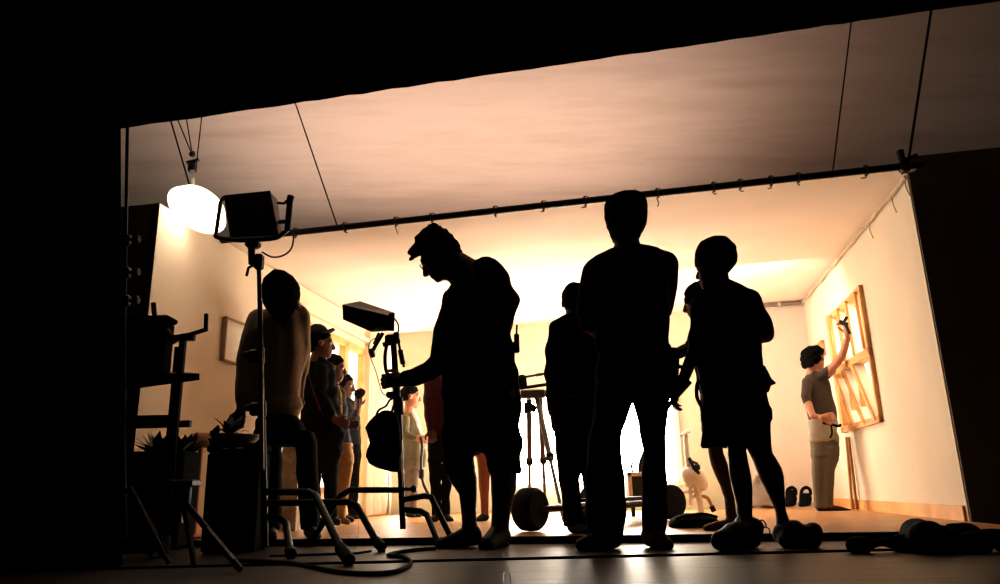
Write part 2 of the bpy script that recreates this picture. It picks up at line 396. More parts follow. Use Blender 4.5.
# left wall with the opening of window_2
L2a = ud(onside(330, 335, WL))[1]; L2b = ud(onside(363, 352, WL))[1]
W2N, W2F = ud(onside(300, 330, WL))[1], ud(onside(363, 352, WL))[1]; W2T = onside(363, 351, WL).z; W2B = PL+.25
bw = MB()
panel(bw, DLF, W2N, PL, HZ(WL), WL-.06, .06); panel(bw, W2F, DB+.06, PL, HZ(WL)+.02, WL-.06, .06); panel(bw, W2N, W2F, PL, W2B, WL-.06, .06); panel(bw, W2N, W2F, W2T, HZ(WL), WL-.06, .06)
struct(bw.build('wall_left', LEFTWALL))
bb = MB(); panel(bb, DLF+.03, DB, PL, PL+.085, WL, .015); struct(bb.build('baseboard_left', WOOD))
# back wall: olive part with window_3's opening, rose part set a little forward
UJ = ud(onset(738, 420, DB))[0]
W3L, W3R = ud(onset(505, 430, DB))[0], ud(onset(676, 430, DB))[0]; W3T = onset(600, 392, DB).z; W3B = onset(660, 483, DB).z
ub = [ud(onset(372, 330, DB))[0]]
bw = MB()
def bpanel(b, u0, u1, z0, z1, d, t): b.hexa([S(u0, d, z0), S(u1, d, z0), S(u1, d+t, z0), S(u0, d+t, z0), S(u0, d, z1), S(u1, d, z1), S(u1, d+t, z1), S(u0, d+t, z1)])
bpanel(bw, WL, W3L, PL, HH, DB, .06); bpanel(bw, W3R, UJ, PL, HH, DB, .06); bpanel(bw, W3L, W3R, PL, W3B, DB, .06); bpanel(bw, W3L, W3R, W3T, HH, DB, .06)
struct(bw.build('wall_back', GREENWALL))
bw = MB(); bpanel(bw, UJ, WR, PL, HH, DB-.05, .05); struct(bw.build('wall_back.001', ROSEWALL))
bw = MB(); bpanel(bw, UJ, WR, PL, PL+.05, DB-.065, .015); struct(bw.build('baseboard_back', mat('grey_skirting', (.45, .42, .38), .7)))
# ceiling cloth of the set, hung from the front pipe; slightly sagging
b = MB(); n = 24; vs = []; 
for i in range(n+1):
    for j in range(n+1):
        a, c = i/n, j/n; u = WL-.04+(WR-WL+.08)*a; d = DF+(DB+.05-DF)*c
        z = HZ(u)+.012-.02*math.sin(math.pi*a)*math.sin(math.pi*c)+.004*math.sin(c*40+a*5)
        vs.append(S(u, d, z))
b.add(vs, [(i*(n+1)+j, (i+1)*(n+1)+j, (i+1)*(n+1)+j+1, i*(n+1)+j+1) for i in range(n) for j in range(n)], True)
struct(b.build('ceiling', CLOTH))
# studio ceiling high above the set
b = MB(); b.box((0, 8, 3.42), (40, 22, .1)); struct(b.build('ceiling.001', streak_mat('stained_studio_ceiling', (.80, .69, .61), (.70, .59, .51))))
# raw return flats facing the camera at both front corners of the set
FR = S(WR, DRF, PL); tl, tr = at(919, 156, FR.y), None
def ret(name, u0, u1, d, z1a, z1b, m):
    return MB().hexa([S(u0, d, 0), S(u1, d, 0), S(u1, d+.05, 0), S(u0, d+.05, 0), S(u0, d, z1a), S(u1, d, z1b), S(u1, d+.05, z1b), S(u0, d+.05, z1a)]).build(name, m)
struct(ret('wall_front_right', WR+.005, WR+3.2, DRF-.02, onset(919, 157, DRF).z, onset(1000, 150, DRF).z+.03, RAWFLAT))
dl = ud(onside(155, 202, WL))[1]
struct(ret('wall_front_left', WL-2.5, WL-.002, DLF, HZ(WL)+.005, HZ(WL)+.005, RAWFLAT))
# dark opening the photograph looks through: jamb on the left, drop above
DJ = 2.9
jb = MB(); q0, q1 = onset(120, 128, DJ), onset(121, 545, DJ); uj = ud(q0)[0]; 
uz = lambda z: ud(q1)[0]+(uj-ud(q1)[0])*(z-q1.z)/(q0.z-q1.z)
jb.hexa([S(uj-3, DJ, 0), S(uz(0), DJ, 0), S(uz(0), DJ+.006, 0), S(uj-3, DJ+.006, 0), S(uj-3, DJ, 3.3), S(uz(3.3), DJ, 3.3), S(uz(3.3), DJ+.006, 3.3), S(uj-3, DJ+.006, 3.3)])
struct(jb.build('wall_foreground', DARKFLAT))
tb = MB(); n = 60; vs = []
a0, a1 = onset(100, 131, DJ-.05), onset(1080, -12, DJ-.05)
for i in range(n+1):
    p = a0.lerp(a1, i/n)+Vector((0, 0, rng.uniform(-.004, .003))); vs += [p, p+S(0, .006, 0), p+S(0, .006, 0)+Vector((0, 0, 1.6)), p+Vector((0, 0, 1.6))]
fs = []
for i in range(n):
    for k in range(4): fs.append((i*4+k, i*4+(k+1) % 4, (i+1)*4+(k+1) % 4, (i+1)*4+k))
tb.add(vs, fs); struct(tb.build('trim_2', DARKFLAT))
# ---- window_1: wooden lattice window in the right wall
def wroot(name, loc):
    o = bpy.data.objects.new(name, None); o.location = loc; put(o); ROOT[o.name] = Vector(loc); o['kind'] = 'structure'; return o
w1 = wroot('window_1', S(WR, (DNEAR+DFAR)/2, WZB))
b = MB()
def wbar(b, d0, d1, z0, z1, u0=-.03, u1=.10): b.hexa([S(WR+u0, d0, z0), S(WR+u1, d0, z0), S(WR+u1, d1, z0), S(WR+u0, d1, z0), S(WR+u0, d0, z1), S(WR+u1, d0, z1), S(WR+u1, d1, z1), S(WR+u0, d1, z1)])
wbar(b, DNEAR, DNEAR+.04, WZB, WZT); wbar(b, DFAR-.10, DFAR, WZB, WZT); wbar(b, DNEAR, DFAR, WZT-.05, WZT, -.02); wbar(b, DNEAR, DFAR, WZB, WZB+.05)
b.build('window_frame', WOOD, w1)
zm = onside(846, 366, WR).z; zm = (zm+onside(873, 351, WR).z)/2
b = MB(); wbar(b, DNEAR, DFAR, zm-.03, zm+.03, -.03, .07); b.build('rail', WOOD, w1)
SHINE = mat('frosted_pane', (.9, .85, .72), .4, .02, 3, emit=(1, .90, .74), es=1.1)
b = MB(); b.hexa([S(WR+.085, DNEAR, WZB), S(WR+.095, DNEAR, WZB), S(WR+.095, DFAR, WZB), S(WR+.085, DFAR, WZB), S(WR+.085, DNEAR, WZT), S(WR+.095, DNEAR, WZT), S(WR+.095, DFAR, WZT), S(WR+.085, DFAR, WZT)]); b.build('pane', SHINE, w1)
for t, tw in ((.12, .16), (.38, .13), (.62, .15), (.86, .13)):      # upright blades, upper half
    d = DNEAR+(DFAR-DNEAR)*t; z0, z1 = zm+.03, WZT-.03; lean = .02
    for nm, e, mm, w in (('blade', 0, WOODW, 1), ('blade_edge', -.012, WOOD, 1)):
        b = MB(); q = .055
        if nm == 'blade': b.hexa([S(WR-.03, d-q, z0), S(WR+.05, d+q, z0), S(WR+.045, d+q+.02, z0), S(WR-.035, d-q+.02, z0), S(WR-.03, d-q+lean, z1), S(WR+.05, d+q+lean, z1), S(WR+.045, d+q+.02+lean, z1), S(WR-.035, d-q+.02+lean, z1)]); bl = b.build('blade', WOODW, w1)
        else: b.hexa([S(WR-.044, d-q-.012, z0), S(WR-.022, d-q-.002, z0), S(WR-.022, d-q+.02, z0), S(WR-.044, d-q+.02, z0), S(WR-.044, d-q+lean-.012, z1), S(WR-.022, d-q+lean-.002, z1), S(WR-.022, d-q+lean+.02, z1), S(WR-.044, d-q+lean+.02, z1)]); b.build('blade_edge', WOOD, bl)
for t in (.10, .36, .62):                                            # leaning boards, lower half
    z0, z1 = WZB+.02, zm-.03; d1 = DNEAR+(DFAR-DNEAR)*(t+.32); d0 = DNEAR+(DFAR-DNEAR)*t-.04
    d0 = max(d0, DNEAR+.01)
    b = MB(); b.hexa([S(WR-.03, d0, z0), S(WR+.06, d0, z0), S(WR+.06, d0+.035, z0), S(WR-.03, d0+.035, z0), S(WR-.03, d1, z1), S(WR+.06, d1, z1), S(WR+.06, d1+.035, z1), S(WR-.03, d1+.035, z1)]); bl = b.build('leaning_board', WOODW, w1)
    b = MB(); b.hexa([S(WR-.044, d0-.008, z0), S(WR-.026, d0-.008, z0), S(WR-.026, d0+.04, z0), S(WR-.044, d0+.04, z0), S(WR-.044, d1-.008, z1), S(WR-.026, d1-.008, z1), S(WR-.026, d1+.04, z1), S(WR-.044, d1+.04, z1)]); b.build('board_edge', WOOD, bl)
    dt = (d0+d1)/2+.05                                               # upright post between the leaning boards
    b = MB(); b.box(S(WR+.02, d1+.02, (z0+z1)/2), (.05, .02, z1-z0), Matrix.Rotation(-YAW, 3, 'Z')); b.build('post', WOOD, w1)
# ---- window_2: timber framed sliding window in the left wall
w2 = wroot('window_2', S(WL, (W2N+W2F)/2, W2B))
def lbar(b, d0, d1, z0, z1, u0=-.06, u1=.03): b.hexa([S(WL+u0, d0, z0), S(WL+u1, d0, z0), S(WL+u1, d1, z0), S(WL+u0, d1, z0), S(WL+u0, d0, z1), S(WL+u1, d0, z1), S(WL+u1, d1, z1), S(WL+u0, d1, z1)])
b = MB(); lbar(b, W2N, W2N+.05, W2B, W2T); lbar(b, W2F-.05, W2F, W2B, W2T); lbar(b, W2N, W2F, W2T-.05, W2T+.02); lbar(b, W2N, W2F, W2B, W2B+.05)
b.build('window_frame', WOOD, w2)
mm = ud(onside(344, 360, WL))[1]
b = MB(); lbar(b, mm-.04, mm+.05, W2B, W2T); b.build('mullion', WOOD, w2)
DAY = mat('daylit_glass', (.9, .88, .8), .2, .02, 3, emit=(1, .90, .72), es=1.5)
for d0, d1 in ((W2N+.05, mm-.04), (mm+.05, W2F-.05)):
    b = MB(); lbar(b, d0, d1, W2B+.05, W2T-.05, -.05, -.04); b.build('pane', DAY, w2)
hd = MB(); lbar(hd, W2N-.1, DB-.02, W2T+.10, W2T+.14, 0, .05); struct(hd.build('trim_3', LEFTWALL))
# ---- window_3: big bright window in the back wall
w3 = wroot('window_3', S((W3L+W3R)/2, DB, W3B))
b = MB()
for u0, u1, z0, z1 in ((W3L-.04, W3L+.03, W3B-.02, W3T+.04), (W3R-.02, W3R+.035, W3B-.02, W3T+.04), (W3L, W3R, W3T-.02, W3T+.04), (W3L, W3R, W3B-.03, W3B+.02)): bpanel(b, u0, u1, z0, z1, DB-.03, .07)
b.build('window_frame', WHITE, w3)
GLOW = mat('bright_window_glass', (.9, .88, .8), .3, .01, 2, emit=(1, .92, .78), es=12)
b = MB(); bpanel(b, W3L, W3R, W3B, W3T, DB+.03, .01); b.build('pane', GLOW, w3)
# ---- rail along the top of the rose wall
q0, q1 = onset(752, 306.5, DB-.09), onset(804.5, 302.5, DB-.09)
b = MB(); b.box((q0+q1)/2, ((q1-q0).length, .03, .035), Matrix.Rotation(-YAW, 3, 'Z'), .006)
cr_ = b.build('curtain_rail', mat('grey_aluminium', (.30, .26, .22), .5, metal=.6), None, (q0+q1)/2); tag(cr_, 'thin grey rail along the top of the pale back wall, right of the crew', 'rail')
for t in (.52, .97): MB().box(q0.lerp(q1, t), (.03, .045, .05), Matrix.Rotation(-YAW, 3, 'Z'), .004).build('rail_bracket', mat('pale_bracket', (.5, .45, .38), .5), cr_)
# ================================================================== people
TEE = mat('dark_tee', (.022, .018, .014), .95, bump=.2, spec=.1); TEE2 = mat('black_tee', (.010, .009, .008), .95, bump=.2, spec=.1)
JEAN = mat('black_jeans', (.010, .010, .011), .95, bump=.2, spec=.1); SHOE = mat('black_shoe', (.012, .011, .011), .6); GREYSHOE = mat('grey_shoe', (.06, .05, .042), .75)
CREAM = mat('cream_shirt_cloth', (.40, .31, .215), .9, .06, 6, bump=.25, spec=.1); NAVY = mat('navy_jacket_cloth', (.022, .024, .034), .85, bump=.2)
KHAKI = mat('khaki_trouser_cloth', (.42, .26, .12), .9, bump=.2); SAGE = mat('sage_blazer_cloth', (.155, .135, .08), .9, .1, bump=.2)
TAUPE = mat('taupe_shirt_cloth', (.07, .05, .034), .9, .1, bump=.2); SLATE = mat('olive_grey_trouser_cloth', (.15, .125, .09), .9, .08, bump=.2)
PALE = mat('pale_cloth', (.36, .32, .25), .9, .08, bump=.25); RED = mat('dark_red_cloth', (.07, .006, .005), .9, bump=.2); TAUPET = mat('grey_brown_trouser_cloth', (.19, .15, .11), .9)


# --- 1: man in the middle, seen from behind, arms folded in front
p = Person('person', 'tallest person at centre seen from behind, arms bent in front, pouch on hip, jeans', (627, 548), 0, h=.009)
p.head(625.5, 220, 8, 6, 2, 1.0); p.neck((627, 240, 12), (627, 256, 14))
p.wear('hair', [p.hrows([(199, 609, 642), (204, 605.5, 645), (210, 603.8, 646), (219, 604.3, 646), (226, 606.5, 645.5), (231, 608.5, 643), (237, 610.5, 640), (241, 612, 638)], 1.1, -.012, .012), p.chain([(617, 208, 12.5, -.015), (621, 207, 13, -.015)], 1.2, .006), p.chain([(636.5, 206, 9.3, -.015)], 1.5, .006)], HAIR, .002, 60)
p.wear('shirt', [p.rows([(245, 617, 639), (248.5, 612, 652), (252, 604, 664), (256, 595, 671), (261, 588, 674), (267, 585, 675), (276, 585, 674), (290, 586, 671), (305, 588, 670), (322, 592, 669), (338, 596, 668), (352, 598, 670)], .55, 0, .02, .05),
   p.chain([(591.5, 272, 8), (587, 290, 8), (584, 312, 7.5, .01), (588, 326, 7, .05)], 1, .03), p.chain([(668, 266, 9), (668.5, 285, 8), (666, 303, 7, .02), (664, 312, 6.5, .06)], 1, .03),
   p.chain([(597, 340, 4, -.02), (600, 350, 3.5, -.03)], 1, .02)], TEE, .004, -1)
p.skin += [p.chain([(588, 326, 6, .05), (600, 336, 5.5, .16), (622, 330, 5, .24)]), p.chain([(664, 312, 6, .06), (656, 328, 5.5, .17), (634, 326, 5, .24)])]
p.hand(622, 330, 1, -.15, .2, .25, .4, 1, 1); p.hand(634, 326, -1, .1, .2, .27, .4, 1, -1)
p.wear('trousers', [p.rows([(346, 599, 670), (360, 597, 672), (375, 596, 673), (390, 595.5, 671.5), (397, 595, 669.5)], .62, 0, .03, .05),
   p.rows([(388, 596, 634), (399, 595, 632.2), (404, 594.5, 631), (411, 594, 628.8), (420, 592, 625.5), (430, 590, 622), (452, 587, 619.5), (479, 585, 624), (515, 586, 625.5), (538, 587, 624)], .95, 0, .02),
   p.rows([(388, 633, 671), (399, 633, 669), (404, 633.8, 668.2), (411, 635.6, 667.5), (423, 638, 666), (437, 641, 664.8), (450, 642.3, 665), (483, 642.3, 667), (515, 642, 667), (538, 643, 664)], .95, 0, .02)], JEAN, .004, 20)
p.wear('shoe', [p.shoe([(612, 537, 11), (598, 541, 9.5, -.04), (582, 545, 7, -.1)])], SHOE, 0); p.wear('shoe', [p.shoe([(652, 536, 11), (659, 540, 9.5, -.06), (667, 545, 7, -.12)])], GREYSHOE, 0)
p.wear('hip_pouch', [p.rows([(349, 664, 677), (356, 664, 678), (380, 664, 677.5), (389, 665, 676)], .9, -.02, .01)], BLKFAB, .002)
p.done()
# --- 2: man in glasses on the left of centre, reaching to the stand
p = Person('person', 'stooping person in glasses and long shorts gripping the stand of the angled lamp', (482, 547), 0, h=.009)
p.head(438.5, 258.5, 78, 36, 0, 1.04); p.skin.append(p.chain([(446, 262, 13), (458, 268, 16), (472, 280, 20)], .8, .03))
p.wear('hair', [p.hrows([(230.5, 427, 440), (234, 421, 448), (239, 417, 453), (244, 416, 456), (248, 424, 458), (253, 431, 460), (259, 440, 460), (264, 446, 460)], 1.1, 0, .02), p.chain([(422, 246, 8), (431, 241, 11.5), (440, 243, 13.5), (446, 250, 14), (448, 256, 12)], .95, .02), p.chain([(419, 247, 7), (414, 253, 5), (413, 258, 3)], 1, .01), p.chain([(426, 236, 6), (438, 234, 4.5)], 1, .01)], HAIR, .009, 62)
p.wear('shirt', [p.rows([(260.5, 479, 491), (263, 472, 498), (267, 466, 503), (272, 460, 505.5), (280, 453, 507.5), (288, 448, 509), (297, 443.5, 511), (305, 440.5, 512), (314, 440, 512), (330, 441, 511), (345, 441, 511.5), (360, 441.5, 515), (375, 442, 518), (400, 442, 520)], .55, 0, .02, .08),
   p.chain([(496, 276, 10), (503, 289, 10.5, -.03), (509.5, 301, 11, -.04), (504, 316, 10, 0), (498, 330, 9, .05)], 1, .03),
   p.chain([(455, 300, 12, -.1), (446, 330, 12, -.15), (441, 362, 11, -.16), (430, 371, 9.5, -.12), (416, 377, 8.5, -.06), (407, 379, 8, -.02)], 1, .03)], TEE2, .005, 22)
p.skin += [p.chain([(410, 378, 6.5, -.03), (401, 380, 6, .0)]), p.chain([(498, 330, 8, .05), (480, 345, 7, .16), (462, 350, 6, .2)])]
p.hand(402, 380, -1, 0.02, .05, 0.0, .75, 1, 1, (0, 1, 0)); p.hand(462, 350, -1, .1, .2, .22, .4, 1, 1)
p.wear('shorts', [p.rows([(385, 443, 519), (400, 443, 520.5), (437, 443, 521), (452, 444, 521.5)], .55, 0, .03, .08), p.rows([(440, 443, 480), (458, 444, 474), (474, 445, 475)], .9, 0), p.rows([(440, 478, 521), (458, 487, 521.5), (474, 488, 522)], .9, 0)], JEAN, .004, 20)
p.skin += [p.rows([(462, 448, 473), (478, 448, 477), (494, 459, 477), (510, 461, 476), (524, 462, 477), (545, 460, 480)], 1), p.rows([(462, 489, 515), (478, 490.5, 517), (490, 491, 516), (505, 492, 512), (525, 491, 509), (547, 490, 509)], 1)]
p.wear('shoe', [p.shoe([(471, 535, 11), (458, 540, 8.5, -.02), (440, 545, 5.5, -.05)])], SHOE, 0); p.wear('shoe', [p.shoe([(499, 536, 12), (494, 541, 11, -.06), (487, 546, 9, -.16)])], SHOE, 0)
g = MB()
for e in (-1, 1):
    c = p.L(e*.031, .098, .006); a, b_ = p.HR @ Vector((1, 0, 0)), p.HR @ Vector((0, 0, 1))
    g.tube([c+(a*math.cos(t)*.023+b_*math.sin(t)*.018) for t in [2*math.pi*k/14 for k in range(14)]], .0022, 6, True); g.tube([p.L(e*.054, .096, .01), p.L(e*.078, .0, .012)], .002, 6)
g.tube([p.L(-.009, .1, .01), p.L(.009, .1, .01)], .002, 6); g.build('glasses', BLACKP, p.root)
r = MB(); c0, c1 = p.pt(517, 353, -.02), p.pt(516.5, 334, -.02); r.box((c0+c1)/2, (.028, .03, (c1-c0).length), None, .006); r.cyl(c1, c1+Vector((.004, 0, .05)), .005, 8); r.box(p.pt(514, 345, -.02), (.02, .02, .03)); r.build('radio', BLACKP, p.root)
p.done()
# --- 3: bowl-cut person in shorts on the right
p = Person('person', 'person with a bowl haircut, black tee and knee-length shorts, bare calves, back turned', (752, 548), 0, h=.009)
p.head(714, 267, 40, 4, -3, .93); p.neck((719, 279, 9), (722, 293, 12))
p.wear('hair', [p.hrows([(243, 700, 723), (245, 698, 727), (248, 696.3, 730.5), (253, 694.8, 733), (260, 694.3, 734.3), (265, 695.5, 733.8), (269, 698, 732), (273, 702, 728.5), (276, 705, 726)], 1.05, -.015, .012)], HAIR, .003, 60)
p.wear('shirt', [p.rows([(281, 714, 730), (285, 708, 740), (289, 703, 747), (294, 699, 753), (300, 696, 757), (308, 694, 759), (320, 692, 761), (335, 692, 762), (347, 693, 762), (360, 696, 762), (372, 698, 763), (384, 700, 765)], .55, 0, .02, .05),
   p.chain([(750, 299, 8), (757, 312, 8.5), (764, 326, 8.5, .02), (766, 331, 8, .02)], 1, .03), p.chain([(702, 302, 8, 0), (699, 322, 8, .0), (697, 340, 7.5, .02)], 1, .03)], TEE2, .004, 22)
p.skin += [p.chain([(765, 328, 7, .02), (766, 335, 7.5, .04), (758, 338, 6, .14), (742, 346, 5, .22)]), p.chain([(697, 338, 6.5, .02), (694, 352, 6.5, .03), (687, 370, 6, .06), (682, 383, 5.5, .1)])]
p.hand(682, 383, -.6, .8, .1, .1, .7, .95, 1, (1, 0, 0)); p.hand(742, 346, -1, .2, .2, .23, .4, .95, 1)
p.wear('shorts', [p.rows([(380, 700, 765), (393, 702, 767.5), (407, 703, 769), (420, 703, 770)], .6, 0, .03, .05), p.rows([(410, 703, 737), (430, 702.5, 736), (446, 701.5, 744)], .8, 0), p.rows([(410, 736, 769.5), (430, 740, 770), (441, 745, 770)], .8, 0)], JEAN, .004, 20)
p.skin += [p.rows([(436, 727, 746), (447, 728, 745), (453, 728, 746), (464, 729, 748), (476, 730, 750.5), (488, 733, 752), (504, 737, 752), (516, 738.5, 752), (534, 738, 753)], 1.0),
   p.rows([(430, 744, 769), (441, 744.5, 770), (453, 750, 771.5), (460, 753.5, 776), (469, 757, 781), (477, 760, 783), (491, 767, 784), (509, 775.5, 785), (518, 776.5, 788), (534, 777, 791)], 1.0)]
p.wear('shoe', [p.shoe([(747, 534, 15), (734, 537, 14, -.06), (721, 541, 10, -.12)]), p.chain([(744, 522, 8), (756, 527, 8)], 1, .02)], SHOE, .002)
p.wear('shoe', [p.shoe([(784, 534, 11), (795, 532, 11.5, -.03), (805, 537, 10, -.05), (813, 532, 9.5, -.05)], .015), p.shoe([(786, 540, 8, -.05), (813, 540, 8, -.05)])], SHOE, .002)
l = MB(); l.tube(curve([p.pt(753, 526, -.05), p.pt(762, 520, -.06), p.pt(766, 526, -.06), p.pt(758, 528, -.06)]), .003, 6); l.tube(curve([p.pt(756, 526, -.06), p.pt(768, 528, -.08), p.pt(770, 533, -.08)]), .003, 6); l.build('shoelace', SHOE, p.root)
p.wear('hip_pouch', [p.rows([(366, 756, 764), (374, 757, 769), (384, 758, 771), (393, 758, 768)], .9, 0, .01), p.chain([(769, 380, 2), (774, 383, 2.2)])], BLKFAB, .002)
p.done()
P3 = p
# --- 4: curly-haired person hidden behind the bowl cut
p = Person('person', 'curly-haired person mostly hidden behind the person in black tee and shorts', (716, 530), PL, h=.010)
p.head(700, 301, 60, 12, 0, .95); p.neck((704, 312, 8), (708, 324, 10))
p.wear('hair', [p.hrows([(286, 696, 706), (289, 691, 711), (298, 686.5, 714), (305, 689, 713), (311, 694, 712)], 1.1, 0, .015), p.chain([(691, 297, 6), (697, 292, 7), (705, 292, 8), (709, 300, 8)], 1, .015), p.chain([(688, 301, 3.5), (693, 297, 5)], 1, .01)], HAIR, .006, 55)
p.wear('shirt', [p.rows([(316, 700, 722), (322, 695, 735), (332, 691, 741), (350, 692, 741), (375, 697, 741), (400, 699, 742)], .55, 0, .02, .05), p.chain([(698, 328, 7), (694, 342, 6.5, -.02), (686, 350, 6, -.05), (679, 353, 5.5, -.06)], 1, .03), p.chain([(735, 330, 7), (738, 360, 6.5)], 1, .03)], TEE2, .004, 22)
p.skin += [p.chain([(684, 350, 5, -.05), (675, 354, 4.5, -.06)]), p.chain([(738, 360, 5.5), (736, 388, 4.5)])]
p.hand(675, 354, -1, .2, 0, -.06, .5, .9, 1); p.hand(736, 388, 0, 1, 0, 0, .4, .9, 1)
p.wear('shorts', [p.rows([(392, 700, 741), (415, 702, 742), (430, 703, 742)], .6, 0, .03, .05), p.rows([(420, 703, 722), (447, 704, 723)], .9), p.rows([(420, 722, 742), (447, 724, 743)], .9)], JEAN, .003)
p.skin += [p.rows([(440, 707, 721), (453, 708.5, 723), (464, 711, 727), (474, 715, 729), (486, 720.5, 731), (498, 724.5, 734), (518, 726, 736), (529, 724, 736)], 1), p.rows([(440, 727, 741), (470, 731, 745), (500, 737, 746), (529, 738, 748)], 1)]
p.skin += [p.chain([(731, 525, 5.5), (718, 526, 5, -.03), (706, 528, 3.2, -.06)])]
p.skin += [p.chain([(743, 525, 5), (736, 527, 4, -.06)])]
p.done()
# --- 5: person left of the centre man, seen from behind
p = Person('person', 'person in dark jacket and trousers standing just left behind the tallest person', (578, 533), PL, h=.010)
p.head(575, 303, 0, 2, 0, .95); p.neck((576, 316, 8), (576, 326, 10))
p.wear('hair', [p.hrows([(287.5, 569, 580), (291, 566, 585), (297, 565, 586), (306, 565, 586), (311, 567, 584)], 1.1, -.01, .012)], HAIR, .003, 60)
p.wear('jacket', [p.rows([(314, 565, 588), (318, 559, 594), (323, 554, 600), (329, 551, 603), (340, 548, 604), (360, 546.5, 605), (384, 545.5, 605), (408, 548, 605)], .55, 0, .02, .05), p.chain([(556, 328, 7), (552, 350, 6.5, -.02), (551, 375, 6, -.02), (552, 394, 5.5, 0)], 1, .02), p.chain([(598, 328, 7), (602, 355, 6.5), (602, 390, 5.5)], 1, .02)], TEE2, .005, 24)
p.hand(552, 394, .1, 1, 0, 0, .4, .95, 1); p.hand(602, 390, .1, 1, 0, 0, .4, .95, -1)
p.wear('trousers', [p.rows([(398, 549, 604), (415, 551, 604), (428, 554, 604)], .6, 0, .03, .05), p.rows([(415, 552, 582), (430, 554, 582), (450, 555.5, 582), (468, 557.5, 580.5), (480, 559, 579), (490, 561, 580), (507, 563, 582), (526, 563.5, 583)], .95), p.rows([(415, 576, 604), (440, 577, 603), (470, 581, 602), (505, 586, 601), (526, 586, 601)], .95)], JEAN, .004, 20)
p.wear('shoe', [p.shoe([(573, 527, 6), (580, 529, 5, -.05), (587, 531, 3.5, -.1)])], SHOE, 0); p.wear('shoe', [p.shoe([(593, 527, 6), (601, 530, 4.5, -.05)])], SHOE, 0)
p.done()
# --- 6: person in the cream shirt, head bowed
p = Person('person', 'person in a loose cream shirt with bowed head behind the tall lamp stand', (285, 538), PL, h=.009)
p.head(285, 303, 175, 48, 0, 1.0, -.06); p.neck((284, 312, 12), (282, 326, 14))
p.wear('hair', [p.hrows([(276, 278, 290), (279, 272.5, 295.5), (284, 268, 299.5), (290, 265.8, 302), (298, 265.5, 302), (306, 267, 300.5), (314, 272, 298), (321, 278, 294), (326, 283, 290)], 1.0, -.05, .015)], HAIR, .002, 60)
p.wear('shirt', [p.rows([(304, 274, 302), (308, 266, 305), (314, 258, 306.5), (321, 254, 307), (332, 251, 307), (350, 251, 305.5), (366, 252, 304), (386, 253, 302), (399, 255, 299), (408, 256, 300)], .6, 0, .02, .06),
   p.chain([(257, 319, 9), (250, 338, 9, -.02), (245.5, 360, 8.5, -.03), (243, 382, 8, -.04), (243.5, 402, 6.5, -.06)], 1, .04), p.rows([(400, 257, 299), (408, 258, 300), (414, 262, 299), (418, 268, 296)], .66, 0, .02, .06), p.chain([(301, 318, 7), (304, 345, 6, .06), (302, 372, 5.5, .1)], 1, .025)], CREAM, .0065, -1, 'loose cream shirt with hanging folds')
p.skin += [p.chain([(242, 398, 4.5, -.07), (241, 410, 4, -.09)]), p.chain([(302, 372, 5, .1), (299, 395, 4, .08)])]
p.hand(241, 410, -.1, 1, 0, -.09, .5, .9, -1); p.hand(299, 395, -.3, 1, -.2, .08, .5, .9, 1)
p.wear('trousers', [p.rows([(413, 262, 296), (420, 257, 300), (435, 255.5, 308), (446, 255, 312)], .65, 0, .03, .05), p.rows([(432, 255, 282), (450, 256, 281.5), (480, 258, 281), (530, 260, 281)], .95), p.rows([(432, 286, 314), (444, 296, 317), (470, 297.5, 318), (500, 299, 318), (530, 301, 318)], .95)], JEAN, .004, 20)
p.wear('shoe', [p.shoe([(271, 531, 6.5), (272, 536, 5.5, -.12)])], SHOE, 0); p.wear('shoe', [p.shoe([(310, 531, 6.5), (316, 536, 5.5, -.12)])], SHOE, 0)
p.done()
# --- 7: cap
p = Person('person', 'person in a brimmed cap and dark coat, facing right, behind the cream shirt', (324, 527), PL, h=.010)
p.head(321, 344, -75, 5, 0, 1.0); p.neck((318, 356, 7), (317, 366, 8))
CAPM = mat('dark_cap_cloth', (.012, .010, .009), .9)
p.wear('cap', [p.rows([(324.5, 314, 322), (327, 310.5, 326), (331, 308.5, 328), (336, 308, 329)], 1.1, 0, .01), p.chain([(324, 334, 2.2, 0), (333.5, 329.5, 1.4, 0)], 3.2, .01)], CAPM, .001)
p.wear('hair', [p.hrows([(334, 308.5, 321), (345, 308.5, 317), (352, 310.5, 316)], 1.2, 0, .01)], HAIR, .002, 60)
p.wear('coat', [p.rows([(358, 313, 325), (363, 308, 331), (371, 304, 335), (385, 302.5, 337), (405, 301.5, 340), (425, 300, 343), (438, 299, 346), (448, 300, 343), (462, 302, 339), (474, 305, 337)], .65, 0, .02, .05), p.chain([(322, 370, 7, -.06), (320, 395, 6.5, -.1), (330, 415, 6, -.1)], 1, .02)], BLKFAB, .005, 24)
p.skin += [p.chain([(328, 412, 4.5, -.1), (336, 420, 4, -.1)])]; p.hand(336, 420, 1, .4, 0, -.1, .6, .9, 1)
p.wear('trousers', [p.rows([(465, 306, 321), (490, 307.5, 320.5), (520, 309, 320)], .95), p.rows([(465, 321, 338), (490, 324, 337.5), (520, 326, 337)], .95)], JEAN, .003)
p.wear('shoe', [p.shoe([(315, 520, 4.5), (322, 522, 3.5, -.04)])], SHOE, 0); p.wear('shoe', [p.shoe([(331, 520, 4.5), (338, 522, 3.5, -.02)])], SHOE, 0)
st = MB(); st.tube(curve([p.pt(305.5, 352, -.12), p.pt(307, 368, -.14), p.pt(312, 388, -.16), p.pt(320, 410, -.17)]), .008, 8); st.build('shoulder_strap', RED, p.root)
p.done()
